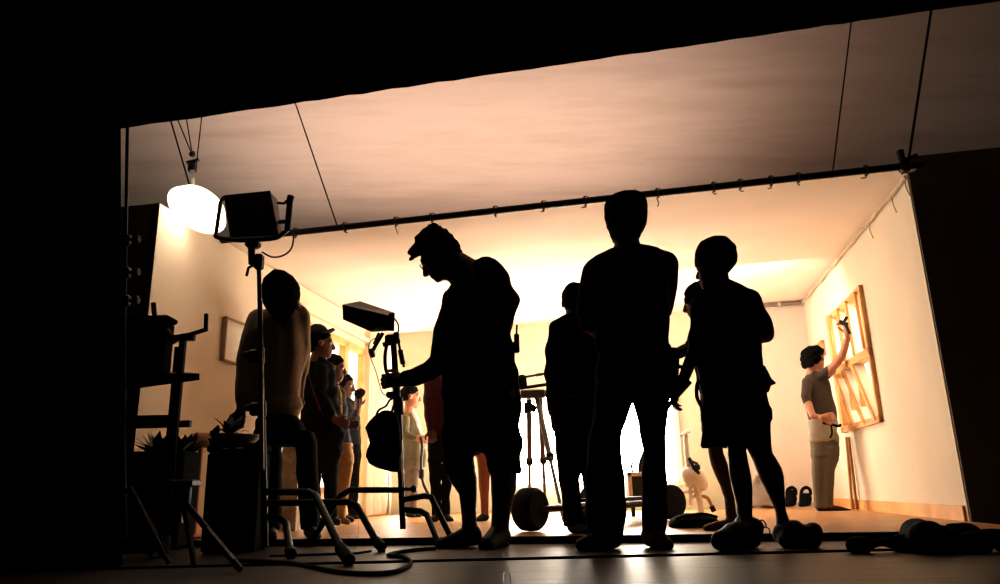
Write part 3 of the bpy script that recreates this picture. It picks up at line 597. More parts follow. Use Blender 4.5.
# --- 8: lanyard person
p = Person('person', 'person with yellow lanyard and khaki trousers, next to the capped person', (343, 524.5), PL, h=.010)
p.head(334, 368.5, -80, 10, 0, .98); p.neck((332, 380, 5), (333, 390, 7))
p.wear('hair', [p.hrows([(356, 330, 336), (359, 327.5, 338), (364, 327, 338), (371, 327, 334), (377, 328, 332)], 1.2, 0, .01)], HAIR, .003, 60)
p.wear('jacket', [p.rows([(384, 327, 338), (389, 323, 344), (397, 322, 346), (415, 323, 347), (435, 324, 350), (449, 328, 353)], .7, 0, .02, .05), p.chain([(333, 394, 5, -.06), (335, 415, 4.5, -.1), (345, 424, 4, -.1)], 1, .02)], NAVY, .004, 24)
p.hand(345, 424, 1, .1, 0, -.1, .5, .9, 1)
p.wear('trousers', [p.rows([(443, 332, 353), (455, 333, 353), (462, 333, 353)], .9, 0, .02, .05), p.rows([(455, 333, 344), (480, 334, 343), (518, 336, 344)], .95), p.rows([(455, 341, 353), (470, 342, 352.5), (490, 340, 349), (518, 338, 346)], .95)], KHAKI, .004, -1, 'khaki trousers')
p.wear('shoe', [p.shoe([(341, 519.5, 4), (348, 522, 2.8, -.04)])], mat('tan_shoe', (.20, .11, .06), .7), 0); p.wear('shoe', [p.shoe([(345, 518, 3.5, .05), (352, 520, 2.6, .05)])], SHOE, 0)
st = MB(); st.tube(curve([p.pt(330, 386, -.13), p.pt(334, 396, -.16), p.pt(338, 412, -.19), p.pt(341, 428, -.18)]), .012, 8); st.tube(curve([p.pt(338, 386, -.09), p.pt(341, 398, -.12), p.pt(341, 428, -.18)]), .010, 8); st.build('lanyard', mat('yellow_lanyard', (.42, .28, .04), .7, .5, 60), p.root)
p.done()
# --- 9
p = Person('person', 'person in navy jacket and dark trousers lifting a round microphone to the face', (351, 520.5), PL, h=.010)
p.head(344.5, 386, -95, 12, 0, .98); p.neck((344, 396, 5), (345, 404, 6))
p.wear('hair', [p.hrows([(376.5, 341, 347), (379, 338, 350), (384, 337, 349), (390, 337.5, 344), (395, 339, 343)], 1.2, 0, .01)], HAIR, .003, 60)
p.wear('jacket', [p.rows([(398, 341, 350), (402, 338, 356), (410, 336.5, 359), (425, 338, 360), (438, 342, 360.5), (450, 343, 361)], .7, 0, .02, .05), p.chain([(347, 406, 5, -.08), (351, 422, 4.5, -.14), (357, 412, 4, -.17)], 1, .02)], NAVY, .004, 24)
p.skin += [p.chain([(357, 412, 3.5, -.17), (358, 406, 3.3, -.17)])]; p.hand(358, 407, 0, -1, 0, -.17, .7, .95, 1, (0, 1, 0))
p.wear('trousers', [p.rows([(445, 343, 361), (456, 344, 360.5), (464, 345, 360)], .9, 0, .02, .05), p.rows([(456, 345, 353), (480, 347, 353), (514, 348, 354)], .95), p.rows([(456, 351, 360.5), (480, 353, 359.5), (500, 353, 358), (514, 352, 358)], .95)], JEAN, .004, 24)
p.wear('shoe', [p.shoe([(351, 515.5, 3.5), (357, 517, 2.4)])], SHOE, 0); p.wear('shoe', [p.shoe([(354, 515.5, 3.5, .05), (361, 516.5, 2.4, .05)])], SHOE, 0)
MICP = [p.pt(358.5, 400, -.19), p.pt(358.8, 394, -.19)]; MICS = m_px(MICP[0])
p.done()
# --- 10
p = Person('person', 'person in a sage green blazer standing in profile deep in the set', (411, 517.5), PL, h=.009)
p.head(410.5, 397, -82, 6, 0, 1.0); p.neck((409, 405, 4), (408.5, 411, 5))
p.wear('hair', [p.hrows([(386.3, 407, 414), (388.5, 404, 417), (392, 403, 417), (397, 403, 410), (401, 404, 409)], 1.2, 0, .01)], HAIR, .004, 60)
p.wear('shirt', [p.rows([(410, 407, 414), (420, 408, 419.5), (440, 410, 422)], .6, 0, .01)], mat('white_shirt_cloth', (.7, .66, .58), .8), .001)
p.wear('blazer', [p.rows([(409, 404.5, 411.5), (413, 401.5, 414), (420, 400.3, 417), (430, 400.6, 420), (440, 401.5, 423), (450, 402, 425.5), (460, 402.5, 427), (467, 403.5, 426)], .6, 0, .02, .04), p.chain([(406, 418, 4, -.16), (405, 430, 4, -.2), (407, 436, 3.8, -.22), (417, 438, 3.2, -.22)], 1, .02)], SAGE, .005, -1, 'sage green blazer')
p.skin += [p.chain([(416, 438, 2.6, -.22), (419, 438.5, 2.4, -.22)])]; p.hand(418.5, 438.5, 1, .15, 0, -.22, .8, 1, 1, (0, 1, 0))
p.wear('trousers', [p.rows([(460, 404, 425), (468, 404, 423)], .7, 0, .02, .04), p.rows([(464, 404, 413), (482, 403.5, 412), (513, 404, 411)], .95), p.rows([(464, 412, 423), (482, 410, 419), (513, 410.5, 417)], .95)], TAUPET, .004, 24)
p.wear('shoe', [p.shoe([(408, 514, 3), (414, 516, 2)])], SHOE, 0); p.wear('shoe', [p.shoe([(414, 514, 3, .05), (420, 516, 2, .05)])], SHOE, 0)
STICK_P = p
p.done(SKIN)
# --- 11
p = Person('person', 'person in a dark red top half hidden behind the stooping person', (443, 521.5), PL, h=.010)
p.head(441, 359, 30, 5, 0, .9); p.neck((441, 370, 6), (441, 379, 8))
p.wear('hair', [p.hrows([(348, 436, 444), (350.5, 432.5, 449), (356, 431, 451), (364, 432, 450), (368, 434, 448)], 1.1, 0, .012)], HAIR, .003, 60)
p.wear('top', [p.rows([(373, 432, 450), (378, 426.5, 455), (386, 424, 457), (400, 425, 457), (420, 427, 456), (442, 428.5, 456)], .6, 0, .02, .05), p.chain([(429, 385, 4.5), (428, 410, 4, -.02), (431, 430, 3.8, -.06)], 1, .02), p.chain([(454, 385, 4.5), (455, 410, 4)], 1, .02)], RED, .004, 22, 'dark red top')
p.hand(431, 430, .2, 1, -.2, -.06, .5, .9, -1); p.hand(455, 412, 0, 1, 0, 0, .5, .9, 1)
p.wear('trousers', [p.rows([(436, 428, 457), (450, 428.5, 457), (460, 428.5, 456)], .7, 0, .02, .05), p.rows([(450, 428.5, 442), (480, 429.5, 441), (517, 431.5, 441)], .95), p.rows([(450, 442, 456), (475, 442, 453), (495, 442, 450), (517, 441, 450)], .95)], JEAN, .004, 20)
p.wear('shoe', [p.shoe([(436, 517, 4.5), (433, 520, 3.5, -.06)])], SHOE, 0); p.wear('shoe', [p.shoe([(446, 517, 4.5), (451, 520, 3, -.04)])], SHOE, 0)
p.done()
# --- 12
p = Person('person', 'person in taupe shirt reaching up to the wooden lattice window on the right wall', (824, 511), PL, h=.0075)
p.head(815, 359, -50, -14, 0, .98); p.neck((812, 368, 5), (811.5, 374, 5.2))
p.wear('hair', [p.hrows([(347.5, 808, 816), (350, 804.5, 821), (353, 802.5, 822.5), (357, 801.5, 814), (364, 803, 811), (368, 806, 811)], 1.1, 0, .01), p.chain([(807, 360, 6, -.01), (808, 354, 6.2), (813, 352.5, 5.6)], 1.2, .012), p.chain([(811, 349.5, 3), (818, 351, 2.6)], 1, .01), p.chain([(804.5, 357, 3), (806, 364, 3.5)], 1, .01)], HAIR, .005, 60)
p.wear('shirt', [p.rows([(372.5, 808, 819), (376, 805, 826), (382, 804.8, 829), (390, 804.5, 831), (402, 805.5, 834), (415, 808, 836.5), (428, 810, 836.5)], .6, 0, .02, .05), p.chain([(821, 377, 6, -.04), (826, 373.5, 5.6, -.11), (830.5, 369.5, 5, -.16)], 1, .02), p.chain([(807, 382, 5, -.06), (806, 396, 4.6, -.1), (809, 408, 4.2, -.12)], 1, .02)], TAUPE, .0045, -1, 'taupe short-sleeved shirt')
p.skin += [p.chain([(828, 372.5, 4.0, -.13), (838, 361.5, 3.9, -.27), (842, 356, 3.7, -.32), (846, 344, 3.2, -.45), (848, 335, 2.6, -.54)]), p.chain([(808, 404, 3.6, -.12), (813, 416, 3.2, -.2), (822, 418, 2.8, -.24)])]
p.hand(848, 335, -.12, -1, -.1, -.54, .75, .95, 1, (-1, 0, 0)); p.hand(822, 418, 1, -.1, -.1, -.25, .6, .95, 1, (0, 1, 0))
p.wear('waist_cloth', [p.rows([(412, 816, 830), (418, 809.5, 835.5), (424, 808.5, 837), (434, 808, 837.5), (441, 809, 837.5), (446, 813, 834)], .68, 0, .02, .06)], PALE, .007, 26, 'pale cloth tied round the waist')
p.wear('trousers', [p.rows([(440, 811, 838), (449, 812, 838), (456, 812, 838)], .68, 0, .02, .05), p.rows([(450, 812, 824), (470, 812, 822), (490, 813, 822), (508, 815, 824)], .95), p.rows([(448, 818, 838), (460, 818.5, 838), (472, 819.5, 834), (490, 821, 832.5), (508, 822.5, 833)], .95)], SLATE, .004, -1, 'olive grey trousers')
p.wear('shoe', [p.shoe([(820, 508, 3.8, .03), (832, 509.5, 2.8, .03)])], SHOE, 0); p.wear('shoe', [p.shoe([(829, 508.5, 4), (841, 509.5, 3), (850, 511, 1.8)])], SHOE, 0)
st = MB(); st.tube(curve([p.pt(823, 423, -.19), p.pt(830, 424, -.19), p.pt(838, 426, -.15), p.pt(840.5, 425, -.1)]), .012, 8); st.tube(curve([p.pt(831, 424, -.19), p.pt(832, 433, -.2), p.pt(830, 438, -.2)]), .008, 8); st.build('belt_strap', BLKFAB, p.root)
P12 = p; p.done(SKIN)
# --- 13
p = Person('person', 'person in dark clothes with bare lit legs, hidden behind the stooping person with glasses', (485, 521), PL, h=.010)
p.head(478, 335, 20, 5, 0, .9); p.neck((478, 347, 6), (478, 357, 8))
p.wear('hair', [p.hrows([(324, 473, 482), (327, 469, 487), (334, 467, 489), (342, 469, 487)], 1.1, 0, .012)], HAIR, .003, 60)
p.wear('shirt', [p.rows([(352, 470, 487), (358, 464, 494), (368, 461, 497), (395, 463, 496), (428, 465, 496)], .6, 0, .02, .05), p.chain([(465, 366, 4.5), (464, 395, 4)], 1, .02), p.chain([(493, 366, 4.5), (494, 395, 4)], 1, .02)], TEE2, .004, 22)
p.hand(464, 397, .1, 1, 0, 0, .5, .9, -1); p.hand(494, 397, 0, 1, 0, 0, .5, .9, 1)
p.wear('shorts', [p.rows([(420, 466, 498), (445, 468, 502)], .7, 0, .03, .05), p.rows([(438, 468, 486), (456, 472, 489)], .9), p.rows([(438, 485, 502), (456, 488, 503)], .9)], JEAN, .003)
p.skin += [p.rows([(448, 473, 488), (460, 477, 490), (470, 478, 490.5), (484, 478.5, 490), (500, 480.5, 489), (517, 481, 489)], 1), p.rows([(448, 489, 503), (460, 492, 505), (484, 494, 506), (517, 496, 504)], 1)]
p.wear('shoe', [p.shoe([(485, 516.5, 4.6), (479, 519.5, 3.4, -.05)])], SHOE, 0); p.wear('shoe', [p.shoe([(500, 516.5, 4.6), (505, 519.5, 3.4, -.05)])], SHOE, 0)
p.done(mat('warmlit_skin', (.45, .17, .09), .55, .06, 10))  # redder copy of skin, warm light on the legs put into its colour
# ================================================================== equipment and props
def T(pts, r, seg=10, sm=0):
    return MB().tube(curve(pts, sm) if sm else pts, r, seg)
# ---- front pipe of the ceiling cloth
pa, pb = S(WL+.004, DF-.05, HZ(WL)-.012), S(WR+.03, DF-.05, HZ(WR)-.008)
pipe = T([pa, pb], .023, 14).build('support_pipe', BLACK, None, pa); tag(pipe, 'long dark pipe carrying the front edge of the white ceiling cloth across the set', 'pipe')
TIE = mat('pale_tie_cord', (.10, .065, .04), .9)
for t in (.12, .2, .28, .335, .43, .50, .56, .615, .66, .735, .77, .81, .845, .93, .975):
    c = pa.lerp(pb, t); ax = (pb-pa).normalized(); up = Vector((0, 0, 1)); sd = ax.cross(up)
    b = MB(); b.tube([c+(up*math.cos(q)+sd*math.sin(q))*.029+ax*.012*math.sin(q*.5) for q in [2*math.pi*k/12 for k in range(12)]], .006, 6, True)
    ln = rng.uniform(.005, .02) if rng.rand() < .75 else .06
    b.tube(curve([c-up*.026-sd*.01, c-up*(.03+ln*.5)-sd*.02+ax*.01, c-up*(.03+ln)-sd*.01+ax*rng.uniform(-.03, .03)], 4), .0035, 5)
    b.tube(curve([c+up*.028, c+up*.034+ax*.012, c+up*.027+ax*.03], 4), .0035, 5)
    b.build('cloth_tie', TIE, pipe)
cl = MB(); e = pb-S(.10, 0, 0); cl.box(e, (.06, .07, .08), Matrix.Rotation(-YAW, 3, 'Z'), .01); cl.cyl(e+Vector((0, -.03, .03)), e+Vector((.06, -.05, .05)), .012); cl.box(e+Vector((-.01, 0, .075)), (.035, .035, .07), None, .006)
cl.build('pipe_clamp', BLACK, pipe)
# ---- suspension wires running up past the dark drop
for (x0, y0, x1, y1, lab) in ((338, 228, 297, 108, 'thin slanting suspension wire above the angled lamp, leftmost one on the pipe'), (832, 178, 851, 24, 'thin straight suspension wire holding the pipe, second from its right end'), (908, 164, 931, 12, 'thin suspension wire at the right end of the pipe, over the corner clamp')):
    a = onset(x0, y0, DF-.03); c = onset(x1, y1, DF-.03); top = a+(c-a)*((3.36-a.z)/(c.z-a.z))
    w_ = T([a, top], .005 if x0 < 900 else .009, 6).build('suspension_wire', BLACK, None, a); tag(w_, lab, 'wire')
# ties along the top edge of the right wall
b = MB(); q = []
for i in range(13):
    d = DF+.1+i*.27; q.append(S(WR-.02, d, HZ(WR)-.02-.012*(i % 2)))
ct = T(q, .012, 6, 3).build('edge_rope', mat('pale_rope', (.55, .45, .34), .9), None, q[0]); tag(ct, 'pale lashing rope along the top edge of the right wall', 'rope')
for i in (0, 1, 3):
    c = q[i]; T([c, c+Vector((-.01, 0, -.06)), c+Vector((.005, 0, -.13))], .004, 5, 4).build('loose_end', mat('pale_rope', (.5, .4, .3)), ct)
# ---- LED lamp on tall stand, left
G0 = gz(266, 553); YA = G0.y
def A(px, py, dy=0): return at(px, py, YA+dy)
st = empty('lamp_stand', G0, 'tall black lamp stand with bent tube legs in front of the cream shirt', 'lamp stand')
T([A(265, 546), A(262.5, 420)], .017, 14).build('lower_pole', STEEL if False else BLACK, st)
T([A(263.2, 470, -.018), A(261.5, 300, -.018)], .006, 8).build('painted_pole_highlight', CHROME, st)  # bright strip standing in for the highlight along the pole
T([A(262.6, 425), A(260.5, 345)], .0145, 12).build('middle_pole', BLACK, st); T([A(260.6, 350), A(258.8, 262)], .0115, 12).build('upper_pole', BLACK, st)
for (x, y) in ((262, 409), (260.5, 356)):
    b = MB(); b.cyl(A(x, y-8), A(x, y+8), .022, 14); b.box(A(x-5, y), (.07, .04, .07), None, .01); b.build('collar', BLACKP, st)
    b = MB(); b.cyl(A(x-3, y), A(x-12, y-1), .007, 8); b.lathe(A(x-12, y-1), (-1, 0, .1), [(0, .016), (.012, .02), (.022, .014)], 10); b.build('knob', BLACKP, st)
for pts in ([A(265, 492), A(308, 492, -.2), A(316, 496, -.25), gz(349, 566)], [A(265, 503), A(348, 502, .1), A(357, 506, .1), gz(382, 552)], [A(265, 517), A(280, 518, -.05), A(286, 523, -.08), gz(291, 559)]):
    lg = T(pts[:1]+curve(pts[1:3], 4)+pts[3:], .017, 10).build('leg', BLACK, st)
    T([pts[2].lerp(pts[3], .78), pts[3]+Vector((0, 0, .02))], .025, 12).build('rubber_foot', RUBBER, lg)
led = empty('panel_lamp', A(255, 262), 'wide flat panel lamp with yoke on the tall stand beside the glowing lamp', 'lamp')
f4 = [A(231, 236.5, -.03), A(278, 234.6, -.03), A(269.7, 191.5, .05), A(224.5, 196, .05)]; b4 = [A(236, 235, .13), A(281.5, 231, .13), A(277.5, 200, .16), A(232, 203, .16)]
MB().hexa(f4+b4).build('housing', mat('satin_black_metal', (.02, .018, .016), .4), led)
b = MB(); b.tube(f4, .006, 6, True); b.build('rim', BLACK, led)
b = MB(); b.hexa([A(222.5, 198, .06), A(225, 196, .055), A(226, 196, .1), A(223.5, 199, .1), A(221.5, 199.5, .06), A(225.5, 196.5, .06), A(226, 196, .11), A(222, 200, .11)]); 
T([A(224, 197, .1), A(220.5, 203, .1), A(215.5, 237, .06)], .012, 8, 0).build('yoke_arm', mat('lit_yoke_metal', (.45, .38, .33), .5), led)  # left arm coloured pale, the light falling on it put into the colour
T(curve([A(215.5, 236.5, .06), A(222, 238.5, .03), A(238, 240.5, 0), A(256, 240, 0), A(274, 238.5, 0), A(282, 235, .02), A(288.5, 229, .03)], 4), .0115, 8).build('yoke', BLACK, led)
b = MB(); b.cyl(A(290.3, 197, .05), A(287.3, 231, .04), .017, 12); b.cyl(A(291, 196, .05), A(288.8, 204, .05), .0195, 12); b.build('battery_grip', BLACKP, led)
b = MB(); b.tube([A(278, 203, .08), A(284, 203.5, .06), A(289, 199, .05)], .008, 8); b.tube([A(280, 222, .08), A(288, 221.5, .05)], .012, 8); b.build('bracket', BLACK, led)
b = MB(); b.box(A(253, 244.5), (.075, .06, .04), None, .01); b.cyl(A(251.5, 248), A(252, 264), .019, 12); b.box(A(259, 262), (.045, .05, .085), None, .008); b.tube([A(253, 265), A(248.5, 268), A(246.5, 276)], .008, 8); b.build('tilt_head', BLACK, led)
T(curve([A(291, 230, .04), A(293.5, 238, .03), A(291, 249, .02), A(283, 255.5, 0), A(272, 257, 0), A(262, 252, 0)], 5), .005, 8).build('power_cable', BLACKP, led)
# ---- second lamp on a stand, held by the stooping person
G1 = gz(404, 547); YB = G1.y+.06
def B(px, py, dy=0): return at(px, py, YB+dy)
st = empty('lamp_stand', Vector((G1.x, YB, 0)), 'black lamp stand gripped by the stooping person, with a bag hung on it', 'lamp stand')
T([B(403, 529), B(399, 430)], .0165, 12).build('lower_pole', BLACK, st); T([B(399.4, 440), B(395.5, 372)], .021, 12).build('middle_pole', BLACK, st); T([B(396, 380), B(393, 338)], .017, 12).build('upper_pole', BLACK, st)
T([B(402.4, 500, -.018), B(400.6, 445, -.018)], .0045, 6).build('painted_pole_highlight', CHROME, st)  # thin chrome strip imitating light glancing off this pole
b = MB(); b.cyl(B(398, 398), B(399, 415), .028, 12); b.box(B(393, 395), (.07, .05, .035), None, .008); b.build('collar', BLACKP, st)
b = MB(); b.cyl(B(404, 489), B(411, 489), .01, 8); b.lathe(B(411, 489), (1, 0, 0), [(0, .012), (.01, .02), (.02, .02), (.03, .01)], 10); b.build('knob', BLACKP, st)
for pts in ([B(400, 490), B(350, 490, -.02), B(340, 496, -.02), gz(309, 546)], [B(402, 500), B(424, 496, .02), B(431, 497, .03), gz(455, 545.5)], [B(403, 509.5), B(420, 511, -.02), B(427, 515, -.04), gz(441, 549)]):
    lg = T(pts[:1]+curve(pts[1:3], 4)+pts[3:], .016, 10).build('leg', BLACK, st)
    T([pts[2].lerp(pts[3], .8), pts[3]+Vector((0, 0, .02))], .022, 12).build('rubber_foot', RUBBER, lg)
lm = empty('angled_lamp', B(392, 338), 'boxy black lamp tilted down to the left on the stand at left centre', 'lamp')
MB().hexa([B(343, 319.5, -.1), B(371, 331.8, -.12), B(394, 331, .12), B(352, 316, .14), B(342.3, 304.5, -.1), B(391, 316, -.12), B(394.3, 312.6, .12), B(360, 301, .14)]).build('housing', mat('satin_black_metal', (.02, .018, .016), .4), lm)
b = MB(); b.hexa([B(384, 330, -.11), B(394, 331, -.1), B(394.5, 331, .1), B(388, 331, .12), B(389, 313.5, -.11), B(394.5, 313.2, -.1), B(395, 313, .1), B(391, 312.5, .12)]); b.build('rear_plate', BLACKP, lm)
b = MB(); b.tube([B(383, 333), B(377, 343), B(371.5, 353)], .011, 8); b.tube([B(379, 333, .04), B(374, 344, .03)], .008, 8); b.build('bracket_arm', BLACK, lm)
MB().lathe(B(374.5, 352), (-1, 0, -.4), [(0, .012), (.006, .027), (.025, .027), (.03, .015)], 12).build('knob', BLACKP, lm)
b = MB(); b.box(B(392, 339.5), (.075, .06, .05), None, .01); b.cyl(B(383, 345), B(400, 340), .014, 10); b.box(B(396.5, 336), (.03, .05, .04), None, .006); b.build('tilt_head', BLACK, lm)
T(curve([B(394, 318), B(398, 324), B(398.5, 331), B(396.5, 333)], 5), .005, 6).build('carry_loop', BLACKP, lm)
b = MB(); b.tube(curve([B(386.5, 346), B(385, 357), B(386, 370), B(391, 379)], 5), .010, 8); b.build('side_handle', BLACK, lm)
b = MB(); b.tube([B(398.5, 341), B(400, 350), B(404, 367)], .007, 8); b.cyl(B(400.2, 350), B(403, 364), .014, 8); b.build('tilt_rod', BLACK, lm)
T(curve([B(383, 335, -.05), B(371, 341, -.05), B(369, 352, -.05), B(376, 372, -.04), B(382, 392, -.03), B(388, 396)], 6), .0025, 5).build('power_cable', BLACKP, lm)
# bag hanging from the stand
def sdfthing(name, label, cat, prims, m, base, h=.008, noise=.003, zf=None, group=None, nf=24):
    r = empty(name, base, label, cat, group); sdf_mesh('body', prims, m, r, h, zf, noise, nf); return r
def rows_at(rr, Y, depth, k=.02, dmin=.03, dmax=.3):
    return Rows([((at(l, y, Y).z+at(r, y, Y).z)/2, at(l, y, Y).x, at(r, y, Y).x, Y) for y, l, r in rr], depth, 0, k, dmin, dmax)
bag = sdfthing('shoulder_bag', 'black bag hanging by its strap on the stand held by the stooping person', 'bag',
    [rows_at([(411, 383, 391), (415, 375, 397), (421, 369, 399), (427, 365.5, 400), (436, 367.5, 400), (443, 370, 400), (449, 367.5, 400.5), (456, 366, 400.5), (463, 369, 400.5), (468, 378, 400), (471.5, 390, 399)], YB-.08, .55)], BLKFAB, B(385, 440, -.08))
T(curve([B(376, 416, -.08), B(379, 410, -.08), B(386, 406, -.06), B(390, 400, -.04), B(396, 397, -.03), B(393, 408, -.06), B(390, 416, -.08)], 5), .006, 6).build('strap', BLKFAB, bag)
b = MB(); b.box(B(383, 432, -.165), (.1, .02, .1), None, .008); b.build('front_pocket', BLKFAB, bag)
# ---- pole stand at the left edge of the opening
YC = DJ/CY+.42
def Cc(px, py, dy=0): return at(px, py, YC+dy)
g = Cc(124, 545); fl = Vector((g.x, g.y, 0))
st = empty('pole_stand', fl, 'thin tall pole stand at the left edge of the opening, with clamps', 'stand')
T([fl+Vector((0, 0, .1)), Cc(122.5, 430)], .012, 12).build('lower_pole', CHROME if False else BLACK, st); T([Cc(122.4, 440), Cc(127.5, 122)], .008, 10).build('upper_pole', BLACK, st)
T([Cc(124.6, 520), Cc(125.6, 300)], .0032, 6).build('painted_pole_highlight', CHROME, st)  # rim light on the pole, drawn as a chrome strip
for (x, y) in ((125.5, 240), (125, 273), (124.5, 301)):
    b = MB(); b.box(Cc(x, y), (.05, .04, .055), None, .008); b.cyl(Cc(x+2, y), Cc(x+11, y-1), .008, 8); b.lathe(Cc(x+10, y-1), (1, 0, 0), [(0, .012), (.01, .022), (.02, .018)], 10); b.build('clamp', BLACKP, st)
for dx, dy in ((.28, -.18), (-.3, -.1), (.05, .33)):
    lg = T([fl+Vector((0, 0, .32)), fl+Vector((dx, dy, .012))], .010, 8).build('leg', BLACK, st)
VOIDB = mat('soot_black_panel', (.005, .0045, .004), .95, spec=.05)
# ---- grip cart at the left
YD = 3.75
def D(px, py, dy=0): return at(px, py, YD+dy)
base = D(174, 545); base.z = 0
ct = empty('equipment_cart', base, 'dark metal equipment cart with open shelves and an upturned arm, far left', 'cart')
xr = D(175, 430).x; xl = D(88, 430).x
for x, y in ((xr, YD), (xl, YD), (at(170.5, 430, YD+.3).x, YD+.3), (xl, YD+.3)):
    T([Vector((x, y, .1)), Vector((x, y, D(176, 336).z))], .020, 8).build('post', BLACK, ct)
    MB().lathe(Vector((x-.015, y, .052)), (1, 0, 0), [(0, .045), (.004, .05), (.026, .05), (.03, .045)], 14).build('wheel', RUBBER, ct)
MB().hexa([D(80, 396, -.02), D(199.5, 380, -.02), D(190, 379, .3), D(80, 390, .3), D(80, 372, -.02), D(199.5, 373.5, -.02), D(190, 372.5, .3), D(80, 368, .3)]).build('shelf', BLACK, ct)
for z in (D(150, 419).z, .16):
    MB().box(((xl+xr)/2, YD, z), (xr-xl, .03, .035)).build('rail', BLACK, ct); MB().box(((xl+xr)/2-.02, YD+.3, z), (xr-xl-.06, .03, .035)).build('rail', BLACK, ct)
b = MB(); b.tube([D(176, 337), D(190, 334.5), D(206, 329.5)], .012, 8); b.tube([D(205.8, 331), D(206.2, 314)], .012, 8); b.box(D(183, 338), (.12, .03, .03)); b.build('arm', BLACK, ct)
b = MB(); b.tube([D(166, 331), D(175, 342)], .02, 8); b.build('brace', BLACK, ct)
bx = empty('equipment_box', D(147, 364, .2), 'lidded dark box on the middle shelf of the cart at far left', 'box')
bz0 = D(150, 372).z+.012; b = MB(); c = D(146, 345, .15); top = D(146, 323, .15).z; b.box((c.x, c.y, (bz0+top)/2), (.25, .11, top-bz0), None, .01); b.build('body', VOIDB, bx)
b = MB(); b.box((c.x, c.y, top+.013), (.27, .13, .03), None, .008); b.build('lid', VOIDB, bx)
rod = T([D(155, 321, .2), D(153.5, 303, .2)], .014, 8).build('short_rod', BLACK, None, D(155, 321, .2)); tag(rod, 'short upright rod standing on the lid of the cart box', 'rod')
# ---- black road case with plants on it, left
YE = 3.86
def E_(px, py, dy=0): return at(px, py, YE+dy)
x0, x1 = E_(205, 480).x, E_(258, 480).x; zt = E_(230, 444).z
cs = empty('road_case', Vector(((x0+x1)/2, YE+.2, 0)), 'large black road case on the floor left of the tall lamp stand', 'case')
MB().box(((x0+x1)/2, YE+.10, zt/2-.02), (x1-x0, .20, zt-.04), None, .012).build('body', VOIDB, cs)
MB().box(((x0+x1)/2, YE+.10, zt-.02), (x1-x0+.01, .21, .04), None, .01).build('lid', VOIDB, cs)
for z in (.25,): 
    b = MB(); b.box(((x0+x1)/2, YE-.012, zt*.62), (.14, .02, .07), None, .006); b.build('handle', BLACK, cs)
for sx in (x0+.1, x1-.1): MB().box((sx, YE-.006, zt-.05), (.04, .02, .06), None, .004).build('latch', STEEL, cs)
LEAF = mat('dark_green_leaf', (.018, .030, .010), .6, .3, 20)
def leafy(b, c, n, r, h, w=.022):
    for i in range(n):
        q = 2*math.pi*i/n+rng.uniform(-.3, .3); el = rng.uniform(.2, 1.1); L = r*rng.uniform(.7, 1.1); d = Vector((math.cos(q)*math.cos(el), math.sin(q)*math.cos(el), math.sin(el)*h/r))
        s_ = Vector((-math.sin(q), math.cos(q), 0)); p0 = c; p1 = c+d*L*.5+Vector((0, 0, .01)); p2 = c+d*L
        b.add([p0-s_*w*.3, p1-s_*w, p2, p1+s_*w, p0+s_*w*.3], [(0, 1, 2, 3, 4)])
POT = mat('terracotta_pot', (.16, .07, .035), .8)
def potted(name, label, c, pr, ph, n, r, h, leafm=LEAF):
    t = empty(name, c, label, 'plant')
    MB().lathe(c, (0, 0, 1), [(0, pr*.7), (ph*.85, pr), (ph*.86, pr*1.12), (ph, pr*1.12), (ph, pr*.95), (ph*.9, pr*.9)], 18).build('pot', POT, t)
    b = MB(); leafy(b, c+Vector((0, 0, ph*.9)), n, r, h); b.build('leaves', leafm, t); return t
potted('succulent_plant', 'small spiky succulent in a low pot on the black road case', Vector((E_(222, 444).x, YE+.10, zt)), .07, .06, 18, .13, .13)
potted('succulent_plant', 'tiny upright succulent at the left end of the road case top', Vector((E_(209, 444).x, YE+.07, zt)), .03, .035, 9, .05, .10)
bowl = empty('white_bowl', Vector((E_(237, 444).x, YE+.13, zt)), 'pale shallow bowl beside the spiky succulent on the road case', 'bowl')
MB().lathe(Vector((E_(237, 444).x, YE+.13, zt)), (0, 0, 1), [(0, .035), (.006, .04), (.05, .085), (.055, .085), (.012, .04), (.01, .001)], 20).build('body', WHITE, bowl)
# leafy planter beside it
YF = 4.27; c = at(163, 500, YF); c.z = 0
pl = empty('leafy_planter', c, 'low dark planter box full of leaves left of the road case', 'plant')
zt2 = at(163, 452, YF).z; MB().box((c.x-.02, YF, zt2/2), (.33, .24, zt2), None, .015).build('box', VOIDB, pl)
b = MB()
for i in range(9): leafy(b, Vector((c.x-.02+rng.uniform(-.14, .14), YF+rng.uniform(-.12, .12), zt2-.02)), 10, .17, .15, .026)
b.build('leaves', LEAF, pl)
# tan dome lamp
YG = 4.5; c = at(199, 470, YG); zb = at(199, 447, YG).z; ztp = at(199, 433, YG).z
lp = empty('dome_lamp', Vector((c.x, YG, PL)), 'tan dome-shaped lamp shade on a stem between the planter and the road case', 'lamp')
TAN = mat('tan_shade', (.42, .22, .10), .8)
MB().lathe(Vector((c.x, YG, zb)), (0, 0, 1), [(0, .095), (.02, .098), (.055, .085), (.08, .055), (ztp-zb, .012)], 20).build('shade', TAN, lp)
T([Vector((c.x, YG, PL+.02)), Vector((c.x, YG, zb+.03))], .014, 10).build('stem', TAN, lp); MB().lathe(Vector((c.x, YG, PL)), (0, 0, 1), [(0, .08), (.015, .08), (.025, .03)], 18).build('base', TAN, lp)
